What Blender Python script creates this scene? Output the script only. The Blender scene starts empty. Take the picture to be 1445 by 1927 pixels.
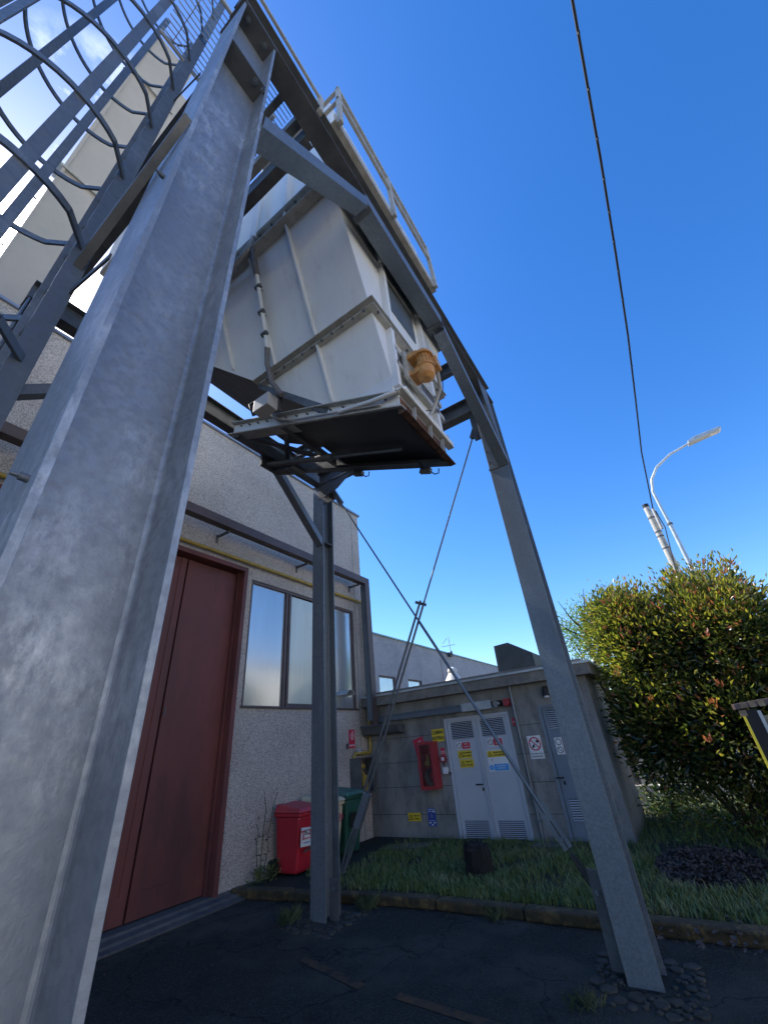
import bpy, math, random
from mathutils import Vector, Matrix
random.seed(7)
R_ = math.radians
scene = bpy.context.scene
col = scene.collection

# ---------------------------------------------------------------- camera
cam_d = bpy.data.cameras.new('camera'); cam = bpy.data.objects.new('camera', cam_d); col.objects.link(cam)
scene.camera = cam
PITCH, ROLL, HEAD, FPX = R_(30.3235), R_(-5.478), R_(31.2799), 751.19
F = Vector((math.cos(HEAD)*math.cos(PITCH), math.sin(HEAD)*math.cos(PITCH), math.sin(PITCH)))
r0 = Vector((math.sin(HEAD), -math.cos(HEAD), 0)); u0 = r0.cross(F)
rr = r0*math.cos(ROLL)+u0*math.sin(ROLL); uu = -r0*math.sin(ROLL)+u0*math.cos(ROLL)
M = Matrix((rr, uu, -F)).transposed().to_4x4(); M.translation = Vector((0, 0, 1.6))
cam.matrix_world = M
cam_d.sensor_fit = 'HORIZONTAL'; cam_d.sensor_width = 36; cam_d.lens = FPX/1445*36
cam_d.clip_start = 0.02; cam_d.clip_end = 3000
scene.render.resolution_x, scene.render.resolution_y = 767, 1024

# ---------------------------------------------------------------- world, sun, exposure
SUN_EL, SUN_AZ = R_(47.0), R_(91.7)
w = bpy.data.worlds.new('World'); scene.world = w; w.use_nodes = True
nt = w.node_tree; N = nt.nodes; L = nt.links
bg = N['Background']; sky = N.new('ShaderNodeTexSky'); sky.sky_type = 'NISHITA'; sky.sun_disc = False
sky.sun_elevation = SUN_EL; sky.sun_rotation = math.pi/2 - SUN_AZ
sky.air_density = 1.0; sky.dust_density = 0.35; sky.ozone_density = 3.0
hs = N.new('ShaderNodeHueSaturation'); hs.inputs['Saturation'].default_value = 1.33; hs.inputs['Hue'].default_value = 0.509
L.new(sky.outputs[0], hs.inputs['Color'])
tc = N.new('ShaderNodeTexCoord')
mp = N.new('ShaderNodeMapping'); mp.inputs['Scale'].default_value = (1, 1, 2.2)
cn = N.new('ShaderNodeTexNoise'); cn.inputs['Scale'].default_value = 7; cn.inputs['Detail'].default_value = 9; cn.inputs['Roughness'].default_value = 0.62
L.new(tc.outputs['Generated'], mp.inputs[0]); L.new(mp.outputs[0], cn.inputs['Vector'])
cr = N.new('ShaderNodeValToRGB'); cr.color_ramp.elements[0].position = 0.5; cr.color_ramp.elements[1].position = 0.68
L.new(cn.outputs['Fac'], cr.inputs[0])
dt = N.new('ShaderNodeVectorMath'); dt.operation = 'DOT_PRODUCT'
cd = Vector((0.06, 0.56, 0.82)).normalized(); dt.inputs[1].default_value = cd
L.new(tc.outputs['Generated'], dt.inputs[0])
mr = N.new('ShaderNodeMapRange'); mr.inputs[1].default_value = 0.965; mr.inputs[2].default_value = 0.995; L.new(dt.outputs['Value'], mr.inputs[0])
mm = N.new('ShaderNodeMath'); mm.operation = 'MULTIPLY'; L.new(mr.outputs[0], mm.inputs[0]); L.new(cr.outputs[0], mm.inputs[1])
mx = N.new('ShaderNodeMix'); mx.data_type = 'RGBA'; L.new(mm.outputs[0], mx.inputs[0]); L.new(hs.outputs[0], mx.inputs[6]); mx.inputs[7].default_value = (13, 13, 14, 1)
# bright sun and its aureole as part of the sky itself
ds = N.new('ShaderNodeVectorMath'); ds.operation = 'DOT_PRODUCT'; L.new(tc.outputs['Generated'], ds.inputs[0])
ds.inputs[1].default_value = (math.cos(SUN_AZ)*math.cos(SUN_EL), math.sin(SUN_AZ)*math.cos(SUN_EL), math.sin(SUN_EL))
m1 = N.new('ShaderNodeMapRange'); m1.inputs[1].default_value = 0.975; m1.inputs[2].default_value = 1.0; m1.inputs[4].default_value = 1.0; L.new(ds.outputs['Value'], m1.inputs[0])
p1 = N.new('ShaderNodeMath'); p1.operation = 'POWER'; p1.inputs[1].default_value = 5; L.new(m1.outputs[0], p1.inputs[0])
k1 = N.new('ShaderNodeMath'); k1.operation = 'MULTIPLY'; k1.inputs[1].default_value = 60; L.new(p1.outputs[0], k1.inputs[0])
vs_ = N.new('ShaderNodeVectorMath'); vs_.operation = 'SCALE'; vs_.inputs[0].default_value = (1, .93, .82); L.new(k1.outputs[0], vs_.inputs['Scale'])
ad_ = N.new('ShaderNodeVectorMath'); ad_.operation = 'ADD'; L.new(mx.outputs[2], ad_.inputs[0]); L.new(vs_.outputs[0], ad_.inputs[1])
L.new(ad_.outputs[0], bg.inputs[0]); bg.inputs[1].default_value = 0.15
sd = bpy.data.lights.new('sun', 'SUN'); sd.energy = 4.2; sd.angle = R_(0.53); sd.color = (1, .95, .87)
so = bpy.data.objects.new('sun', sd); col.objects.link(so)
sdir = Vector((math.cos(SUN_AZ)*math.cos(SUN_EL), math.sin(SUN_AZ)*math.cos(SUN_EL), math.sin(SUN_EL)))
so.rotation_euler = sdir.to_track_quat('Z', 'Y').to_euler(); so.location = (0, 0, 30)
scene.view_settings.view_transform = 'Standard'; scene.view_settings.look = 'None'
scene.view_settings.exposure = 0.95; scene.view_settings.gamma = 1.0

# ---------------------------------------------------------------- materials
def mat(name, c, rough=.6, metal=0., var=.15, scale=3., bump=0., bscale=60., c2=None, spec=.5, fine=0., fscale=120, stretch=None, c3=None, c3pos=(.55,.75), c3scale=2.):
    m = bpy.data.materials.new(name); m.use_nodes = True
    n = m.node_tree.nodes; l = m.node_tree.links; b = n['Principled BSDF']
    b.inputs['Roughness'].default_value = rough; b.inputs['Metallic'].default_value = metal
    b.inputs['Specular IOR Level'].default_value = spec
    g = n.new('ShaderNodeNewGeometry'); vec = g.outputs['Position']
    if stretch:
        q = n.new('ShaderNodeMapping'); q.inputs['Scale'].default_value = stretch; l.new(vec, q.inputs[0]); vec = q.outputs[0]
    t = n.new('ShaderNodeTexNoise'); t.inputs['Scale'].default_value = scale; t.inputs['Detail'].default_value = 8; t.inputs['Roughness'].default_value = .65
    l.new(vec, t.inputs['Vector'])
    c = tuple(c)
    lo = c2 if c2 else tuple(x*(1-var) for x in c); hi = c if c2 else tuple(min(1, x*(1+var)) for x in c)
    rp = n.new('ShaderNodeValToRGB'); rp.color_ramp.elements[0].position = .35; rp.color_ramp.elements[1].position = .65
    rp.color_ramp.elements[0].color = (*lo, 1); rp.color_ramp.elements[1].color = (*hi, 1)
    l.new(t.outputs['Fac'], rp.inputs[0]); out = rp.outputs[0]
    if c3:
        t3 = n.new('ShaderNodeTexNoise'); t3.inputs['Scale'].default_value = c3scale; t3.inputs['Detail'].default_value = 10; t3.inputs['Roughness'].default_value = .7
        l.new(vec, t3.inputs['Vector'])
        m3 = n.new('ShaderNodeMapRange'); m3.inputs[1].default_value = c3pos[0]; m3.inputs[2].default_value = c3pos[1]; l.new(t3.outputs['Fac'], m3.inputs[0])
        x3 = n.new('ShaderNodeMix'); x3.data_type = 'RGBA'; l.new(m3.outputs[0], x3.inputs[0]); l.new(out, x3.inputs[6]); x3.inputs[7].default_value = (*c3, 1); out = x3.outputs[2]
    if fine:
        f = n.new('ShaderNodeTexNoise'); f.inputs['Scale'].default_value = fscale; f.inputs['Detail'].default_value = 3; l.new(g.outputs['Position'], f.inputs['Vector'])
        mf = n.new('ShaderNodeMapRange'); mf.inputs[1].default_value = .3; mf.inputs[2].default_value = .7; mf.inputs[3].default_value = 1-fine; mf.inputs[4].default_value = 1+fine
        l.new(f.outputs['Fac'], mf.inputs[0])
        xm = n.new('ShaderNodeVectorMath'); xm.operation = 'SCALE'; l.new(out, xm.inputs[0]); l.new(mf.outputs[0], xm.inputs['Scale']); out = xm.outputs[0]
    l.new(out, b.inputs['Base Color'])
    if bump:
        bt = n.new('ShaderNodeTexNoise'); bt.inputs['Scale'].default_value = bscale; bt.inputs['Detail'].default_value = 5; l.new(g.outputs['Position'], bt.inputs['Vector'])
        bp = n.new('ShaderNodeBump'); bp.inputs['Strength'].default_value = bump; bp.inputs['Distance'].default_value = .01
        l.new(bt.outputs['Fac'], bp.inputs['Height']); l.new(bp.outputs[0], b.inputs['Normal'])
    return m
MT = {}
MT['galv'] = mat('galvanised_steel', (.30,.33,.37), .48, .55, c2=(.19,.21,.245), scale=9, c3=(.42,.45,.49), c3pos=(.5,.8), c3scale=4, bump=.12, bscale=90, fine=.12, fscale=160)
MT['galv_big'] = mat('galvanised_column', (.30,.33,.37), .46, .5, c2=(.20,.22,.26), scale=14, c3=(.50,.53,.57), c3pos=(.5,.72), c3scale=6, bump=.35, bscale=70, fine=.2, fscale=260, stretch=(1,1,.55))
MT['galv_dark'] = mat('dark_steel', (.15,.155,.155), .55, .4, c2=(.09,.095,.10), scale=6, bump=.1)
MT['rod'] = mat('steel_rod', (.16,.18,.20), .45, .6, scale=10)
MT['paint'] = mat('white_painted_steel', (.74,.745,.73), .42, .0, c2=(.66,.67,.665), scale=1.6, c3=(.50,.475,.42), c3pos=(.55,.85), c3scale=3.5, stretch=(1.6,1.6,.45), fine=.03, bump=.05, bscale=3)
MT['paint_dirty'] = mat('stained_white_steel', (.50,.49,.44), .55, 0, c2=(.36,.34,.29), scale=12, c3=(.16,.13,.09), c3pos=(.58,.75), c3scale=9)
MT['beige'] = mat('beige_steel', (.47,.44,.41), .5, 0, c2=(.41,.39,.365), scale=2, c3=(.34,.27,.22), c3pos=(.62,.8), c3scale=3)
MT['under'] = mat('dark_brown_steel', (.12,.10,.085), .7, 0, c2=(.07,.06,.055), scale=4)  # dark brown for the hopper's sloping bottom and small parts
MT['black'] = mat('black_parts_and_gap_shade', (.026,.026,.028), .5, 0, scale=5)  # black steel parts; also painted shade behind doors, window and louvres
MT['rust'] = mat('rusty_steel', (.16,.07,.035), .85, 0, c2=(.035,.02,.014), scale=14, bump=.4)
MT['orange'] = mat('orange_paint', (.60,.31,.09), .55, 0, c2=(.48,.21,.06), scale=22, c3=(.20,.12,.06), c3pos=(.54,.72), c3scale=18)
MT['hose'] = mat('grey_hose', (.35,.34,.32), .6, 0, scale=20)
MT['darkhose'] = mat('brown_grey_hose', (.16,.145,.13), .6, 0, scale=20)
MT['asphalt'] = mat('asphalt', (.016,.017,.018), .9, 0, c2=(.009,.010,.012), scale=.9, c3=(.05,.048,.045), c3pos=(.48,.75), c3scale=1.1, bump=.5, bscale=150, fine=.35, fscale=220)
MT['soil'] = mat('soil', (.022,.02,.014), .95, 0, c2=(.012,.016,.008), scale=6, bump=.6, bscale=40)
MT['grass'] = mat('grass_blade', (.16,.19,.05), .6, 0, c2=(.08,.14,.035), scale=5, c3=(.26,.25,.11), c3pos=(.5,.7), c3scale=2)
MT['curb'] = mat('mossy_concrete', (.085,.055,.022), .9, 0, c2=(.03,.026,.014), scale=9, c3=(.20,.14,.05), c3pos=(.5,.7), c3scale=7, bump=.5)
MT['concrete'] = mat('board_concrete', (.29,.285,.265), .85, 0, c2=(.18,.18,.175), scale=1.8, c3=(.10,.10,.10), c3pos=(.48,.72), c3scale=2.6, bump=.25, bscale=40, fine=.1, fscale=90, stretch=(1,1,.5))
MT['slab'] = mat('concrete_slab', (.11,.105,.10), .9, 0, c2=(.06,.058,.055), scale=8, bump=.4)
MT['fascia'] = mat('fascia_concrete', (.24,.225,.20), .85, 0, c2=(.15,.14,.125), scale=5, c3=(.08,.075,.07), c3pos=(.55,.75), c3scale=6, bump=.2)
MT['red_door'] = mat('red_door_paint', (.175,.048,.041), .6, 0, c2=(.10,.034,.030), scale=1.2, c3=(.05,.022,.024), c3pos=(.50,.78), c3scale=1.6, stretch=(1,1,.3), fine=.06)
MT['brown'] = mat('brown_metal', (.09,.065,.062), .5, .1, scale=5)
MT['bluegrey'] = mat('blue_grey_tray', (.13,.16,.19), .45, .4, scale=6)
MT['coping'] = mat('blue_grey_coping', (.22,.26,.34), .5, .1, scale=2)
MT['green_coping'] = mat('green_coping', (.22,.33,.30), .5, .1, scale=2)
MT['yellow'] = mat('yellow_gas_pipe', (.42,.29,.05), .5, 0, c2=(.30,.21,.05), scale=7)
MT['ylw'] = mat('yellow_sign_paint', (.72,.52,.04), .45, 0, var=.06)
MT['ylwb'] = mat('bright_yellow_strip', (.85,.68,.04), .45, 0, var=.04)
MT['redp'] = mat('red_sign_paint', (.55,.03,.07), .45, 0, var=.05)
MT['redcab'] = mat('red_cabinet_paint', (.34,.035,.045), .4, 0, var=.1)
MT['redbin'] = mat('red_plastic', (.48,.02,.035), .42, 0, var=.12, scale=2)
MT['redlid'] = mat('faded_red_plastic', (.52,.045,.055), .5, 0, c2=(.40,.05,.06), scale=5)
MT['beigebin'] = mat('beige_plastic', (.55,.47,.31), .5, 0, var=.06)
MT['greenbin'] = mat('green_plastic', (.02,.085,.06), .45, 0, var=.15)
MT['greenlid'] = mat('light_green_plastic', (.06,.15,.115), .5, 0, var=.15)
MT['white'] = mat('white_plate', (.72,.73,.73), .45, 0, var=.04)
MT['ink'] = mat('black_ink', (.015,.015,.018), .5, 0, var=.02)
MT['blue'] = mat('blue_sign_paint', (.03,.08,.36), .45, 0, var=.05)
MT['lblue'] = mat('light_blue_paint', (.06,.32,.72), .45, 0, var=.04)
MT['greydoor'] = mat('grey_door_paint', (.50,.53,.58), .45, .0, c2=(.43,.46,.51), scale=1.5)
MT['greydoor2'] = mat('dark_grey_door_paint', (.17,.205,.25), .5, .0, scale=2)
MT['rubber'] = mat('black_rubber', (.012,.012,.012), .7)
MT['bark'] = mat('bark', (.07,.05,.035), .9, 0, scale=12, bump=.6)
MT['stump'] = mat('charred_wood', (.018,.014,.012), .95, 0, c2=(.006,.006,.006), scale=12, bump=1., stretch=(4,4,.5))
MT['pole'] = mat('pole_concrete', (.50,.46,.38), .8, 0, scale=4)
MT['lamp'] = mat('grey_lamp_metal', (.45,.48,.49), .45, .3, scale=4)
MT['stone'] = mat('cracked_stone', (.075,.066,.05), .95, 0, c2=(.03,.028,.022), scale=9, bump=.6)
MT['yline'] = mat('worn_orange_line', (.10,.05,.014), .9, 0, c2=(.02,.017,.014), scale=8)
MT['hoodm'] = mat('dark_corrugated', (.055,.07,.08), .6, .2, scale=4)
MT['cream'] = mat('cream_paint', (.75,.73,.66), .5, 0, var=.04)
MT['deadleaf'] = mat('dead_leaf', (.09,.065,.05), .8, 0, c2=(.04,.03,.03), scale=30)
MT['weed'] = mat('weed_leaf', (.05,.07,.03), .6, 0, scale=20)
MT['wood'] = mat('weathered_board', (.28,.22,.15), .8, 0, c2=(.14,.10,.07), scale=10)
MT['cream_wall'] = mat('cream_render', (.72,.66,.55), .9, 0, c2=(.62,.57,.48), scale=.6)
MT['paving'] = mat('pale_worn_paving', (.36,.33,.28), .9, 0, c2=(.28,.26,.22), scale=.8, c3=(.10,.10,.10), c3pos=(.5,.8), c3scale=.6)
MT['farroof'] = mat('pale_roof', (.6,.58,.54), .8)

def roughcast(name, a, b, dirt, light=(.75,.72,.68), z0=0, z1=8):
    m = bpy.data.materials.new(name); m.use_nodes = True
    n = m.node_tree.nodes; l = m.node_tree.links; p = n['Principled BSDF']; p.inputs['Roughness'].default_value = .92
    g = n.new('ShaderNodeNewGeometry')
    v = n.new('ShaderNodeTexVoronoi'); v.inputs['Scale'].default_value = 88; l.new(g.outputs['Position'], v.inputs['Vector'])
    sp = n.new('ShaderNodeSeparateColor'); l.new(v.outputs['Color'], sp.inputs[0])
    r = n.new('ShaderNodeValToRGB'); e = r.color_ramp.elements
    e[0].position = 0; e[0].color = (*a, 1); e[1].position = 1; e[1].color = (*light, 1)
    x = e.new(.45); x.color = (*b, 1); x = e.new(.8); x.color = tuple(q*1.25 for q in b)+(1,)
    l.new(sp.outputs[0], r.inputs[0])
    t = n.new('ShaderNodeTexNoise'); t.inputs['Scale'].default_value = 1.1; t.inputs['Detail'].default_value = 9; l.new(g.outputs['Position'], t.inputs['Vector'])
    mr = n.new('ShaderNodeMapRange'); mr.inputs[1].default_value = .45; mr.inputs[2].default_value = .75; mr.inputs[4].default_value = .55; l.new(t.outputs['Fac'], mr.inputs[0])
    # rain dirt streaks running down the wall
    mp = n.new('ShaderNodeMapping'); mp.inputs['Scale'].default_value = (5, 5, .35); l.new(g.outputs['Position'], mp.inputs[0])
    t2 = n.new('ShaderNodeTexNoise'); t2.inputs['Scale'].default_value = 1.3; t2.inputs['Detail'].default_value = 6; l.new(mp.outputs[0], t2.inputs['Vector'])
    mr2 = n.new('ShaderNodeMapRange'); mr2.inputs[1].default_value = .55; mr2.inputs[2].default_value = .85; mr2.inputs[4].default_value = .5; l.new(t2.outputs['Fac'], mr2.inputs[0])
    ad = n.new('ShaderNodeMath'); ad.operation = 'MAXIMUM'; l.new(mr.outputs[0], ad.inputs[0]); l.new(mr2.outputs[0], ad.inputs[1])
    mx = n.new('ShaderNodeMix'); mx.data_type = 'RGBA'; mx.blend_type = 'MULTIPLY'; l.new(ad.outputs[0], mx.inputs[0]); l.new(r.outputs[0], mx.inputs[6]); mx.inputs[7].default_value = (*dirt, 1)
    l.new(mx.outputs[2], p.inputs['Base Color'])
    bp = n.new('ShaderNodeBump'); bp.inputs['Strength'].default_value = .9; bp.inputs['Distance'].default_value = .012
    l.new(v.outputs['Distance'], bp.inputs['Height']); l.new(bp.outputs[0], p.inputs['Normal'])
    return m
def galv2(name, base, dark, bloom, amt=(.55,.75), metal=.45):
    m = bpy.data.materials.new(name); m.use_nodes = True
    n = m.node_tree.nodes; l = m.node_tree.links; p = n['Principled BSDF']; p.inputs['Metallic'].default_value = metal
    g = n.new('ShaderNodeNewGeometry')
    def nz(sc, det, st=None, rg=.6):
        t = n.new('ShaderNodeTexNoise'); t.inputs['Scale'].default_value = sc; t.inputs['Detail'].default_value = det; t.inputs['Roughness'].default_value = rg
        if st:
            q = n.new('ShaderNodeMapping'); q.inputs['Scale'].default_value = st; l.new(g.outputs['Position'], q.inputs[0]); l.new(q.outputs[0], t.inputs['Vector'])
        else: l.new(g.outputs['Position'], t.inputs['Vector'])
        return t.outputs['Fac']
    def mrange(v, a, b, c=0., d=1.):
        q = n.new('ShaderNodeMapRange'); q.inputs[1].default_value = a; q.inputs[2].default_value = b; q.inputs[3].default_value = c; q.inputs[4].default_value = d; l.new(v, q.inputs[0]); return q.outputs[0]
    def mixc(f, a, b):
        q = n.new('ShaderNodeMix'); q.data_type = 'RGBA'; l.new(f, q.inputs[0])
        for i, c in ((6,a),(7,b)):
            if isinstance(c, tuple): q.inputs[i].default_value = (*c, 1)
            else: l.new(c, q.inputs[i])
        return q.outputs[2]
    v = n.new('ShaderNodeTexVoronoi'); v.inputs['Scale'].default_value = 75; v.feature = 'SMOOTH_F1'; l.new(g.outputs['Position'], v.inputs['Vector'])
    sp = n.new('ShaderNodeSeparateColor'); l.new(v.outputs['Color'], sp.inputs[0])
    c = mixc(mrange(sp.outputs[0], .2, .8), base, tuple(x*.8 for x in base))
    c = mixc(mrange(nz(1.1, 8, (2.5,2.5,.5)), .42, .68), c, dark)
    a = n.new('ShaderNodeMath'); a.operation = 'MULTIPLY'; l.new(mrange(nz(2.2, 4), *amt), a.inputs[0]); l.new(mrange(nz(26, 7, (1,1,.45), .75), .42, .62), a.inputs[1])
    c = mixc(a.outputs[0], c, bloom)
    sc = mrange(nz(5, 12, (14,14,.8), .8), .66, .72, 0, .5); c = mixc(sc, c, tuple(x*.5 for x in dark))
    rs = mrange(nz(7, 9, None, .8), .70, .78, 0, .55); c = mixc(rs, c, (.13,.075,.04))
    l.new(c, p.inputs['Base Color']); l.new(mrange(nz(40, 5), .3, .7, .38, .62), p.inputs['Roughness'])
    bp = n.new('ShaderNodeBump'); bp.inputs['Strength'].default_value = .22; bp.inputs['Distance'].default_value = .004; l.new(nz(160, 4), bp.inputs['Height']); l.new(bp.outputs[0], p.inputs['Normal'])
    return m
MT['galv'] = galv2('galvanised_steel', (.195,.225,.25), (.14,.16,.185), (.30,.33,.36), (.5,.8))
MT['galv_big'] = galv2('galvanised_column', (.31,.345,.385), (.255,.285,.325), (.54,.58,.62), (.46,.68))
def asphalt():
    m = bpy.data.materials.new('asphalt_aggregate'); m.use_nodes = True
    n = m.node_tree.nodes; l = m.node_tree.links; p = n['Principled BSDF']; p.inputs['Roughness'].default_value = .92; p.inputs['Specular IOR Level'].default_value = .2
    g = n.new('ShaderNodeNewGeometry'); P = g.outputs['Position']
    def nz(sc, det, rg=.6):
        t = n.new('ShaderNodeTexNoise'); t.inputs['Scale'].default_value = sc; t.inputs['Detail'].default_value = det; t.inputs['Roughness'].default_value = rg; l.new(P, t.inputs['Vector']); return t.outputs['Fac']
    def mrange(v, a, b, c=0., d=1.):
        q = n.new('ShaderNodeMapRange'); q.inputs[1].default_value = a; q.inputs[2].default_value = b; q.inputs[3].default_value = c; q.inputs[4].default_value = d; l.new(v, q.inputs[0]); return q.outputs[0]
    def mixc(f, a, b):
        q = n.new('ShaderNodeMix'); q.data_type = 'RGBA'; l.new(f, q.inputs[0])
        for i, c in ((6,a),(7,b)):
            if isinstance(c, tuple): q.inputs[i].default_value = (*c, 1)
            else: l.new(c, q.inputs[i])
        return q.outputs[2]
    v = n.new('ShaderNodeTexVoronoi'); v.inputs['Scale'].default_value = 150; l.new(P, v.inputs['Vector']); sp = n.new('ShaderNodeSeparateColor'); l.new(v.outputs['Color'], sp.inputs[0])
    c = mixc(mrange(sp.outputs[0], .55, 1.), (.024,.0245,.020), (.065,.064,.052))
    c = mixc(mrange(nz(.8, 9, .6), .46, .68, 0, .85), c, (.085,.078,.062))
    c = mixc(mrange(nz(2.3, 8, .7), .56, .7, 0, .7), c, (.013,.014,.013))
    e = n.new('ShaderNodeTexVoronoi'); e.feature = 'DISTANCE_TO_EDGE'; e.inputs['Scale'].default_value = .55
    w_ = n.new('ShaderNodeVectorMath'); w_.operation = 'ADD'; nn = n.new('ShaderNodeTexNoise'); nn.inputs['Scale'].default_value = 3; nn.inputs['Detail'].default_value = 6; l.new(P, nn.inputs['Vector'])
    s2 = n.new('ShaderNodeVectorMath'); s2.operation = 'SCALE'; s2.inputs['Scale'].default_value = .5; l.new(nn.outputs['Color'], s2.inputs[0]); l.new(P, w_.inputs[0]); l.new(s2.outputs[0], w_.inputs[1]); l.new(w_.outputs[0], e.inputs['Vector'])
    c = mixc(mrange(e.outputs['Distance'], .006, .0, 0, .8), c, (.003,.003,.003))
    l.new(c, p.inputs['Base Color'])
    bp = n.new('ShaderNodeBump'); bp.inputs['Strength'].default_value = .6; bp.inputs['Distance'].default_value = .006; l.new(v.outputs['Distance'], bp.inputs['Height']); l.new(bp.outputs[0], p.inputs['Normal'])
    return m
MT['asphalt'] = asphalt()
MT['cast'] = roughcast('roughcast_wall', (.29,.255,.225), (.51,.46,.41), (.64,.61,.58), (.66,.61,.55))
MT['cast_far'] = roughcast('roughcast_wall_far', (.22,.21,.21), (.42,.41,.41), (.6,.6,.62), (.6,.6,.6))

def glass(name, c, rough, metal=.0, stretch=None):
    m = mat(name, c, rough, metal, var=.1, scale=1.3, spec=.9, stretch=(1.5,1.5,.25))
    m.node_tree.nodes['Principled BSDF'].inputs['Coat Weight'].default_value = .8
    m.node_tree.nodes['Principled BSDF'].inputs['Coat Roughness'].default_value = .08
    return m
MT['glass'] = glass('frosted_window_glass', (.52,.54,.54), .2, .6)
MT['glass2'] = glass('curtained_window_glass', (.55,.57,.47), .35, .2)
MT['glassdark'] = glass('dark_window_glass', (.05,.07,.08), .1, .2)
def perf(name, axis, per=.04):
    m = bpy.data.materials.new(name); m.use_nodes = True; n = m.node_tree.nodes; l = m.node_tree.links; p = n['Principled BSDF']; p.inputs['Roughness'].default_value = .5
    g = n.new('ShaderNodeNewGeometry'); sp = n.new('ShaderNodeSeparateXYZ'); l.new(g.outputs['Position'], sp.inputs[0])
    a = n.new('ShaderNodeMath'); a.operation = 'DIVIDE'; a.inputs[1].default_value = per; l.new(sp.outputs[axis], a.inputs[0])
    b = n.new('ShaderNodeMath'); b.operation = 'FRACT'; l.new(a.outputs[0], b.inputs[0])
    c = n.new('ShaderNodeMath'); c.operation = 'LESS_THAN'; c.inputs[1].default_value = .35; l.new(b.outputs[0], c.inputs[0])
    x = n.new('ShaderNodeMix'); x.data_type = 'RGBA'; l.new(c.outputs[0], x.inputs[0]); x.inputs[6].default_value = (.13,.16,.19,1); x.inputs[7].default_value = (.01,.01,.01,1); l.new(x.outputs[2], p.inputs['Base Color'])
    return m
MT['perf_z'] = perf('slotted_steel_vertical', 2); MT['perf_y'] = perf('slotted_steel_horizontal', 1)
MT['mesh'] = mat('grating_wire', (.62,.62,.58), .5, .1)

def leafmat(name, c, c2, rough=.3, trans=.25):
    m = mat(name, c, rough, 0, c2=c2, scale=7, spec=.6)
    b = m.node_tree.nodes['Principled BSDF']
    tr = m.node_tree.nodes.new('ShaderNodeBsdfTranslucent'); mx = m.node_tree.nodes.new('ShaderNodeMixShader')
    tr.inputs[0].default_value = (min(1,c[0]*2.6), min(1,c[1]*2.6), c[2]*1.3, 1); mx.inputs[0].default_value = trans
    o = m.node_tree.nodes['Material Output']; l = m.node_tree.links
    l.new(b.outputs[0], mx.inputs[1]); l.new(tr.outputs[0], mx.inputs[2]); l.new(mx.outputs[0], o.inputs[0])
    return m
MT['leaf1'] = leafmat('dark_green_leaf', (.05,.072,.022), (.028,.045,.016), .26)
MT['leaf2'] = leafmat('olive_leaf', (.20,.185,.04), (.12,.13,.03), .3, .38)
MT['leaf3'] = leafmat('young_red_leaf', (.34,.13,.08), (.22,.07,.04))
MT['leaf4'] = leafmat('yellow_green_leaf', (.16,.19,.03), (.10,.14,.03), .35, .4)
MT['leaf5'] = leafmat('bright_green_leaf', (.10,.19,.04), (.07,.14,.03), .4, .4)

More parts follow.
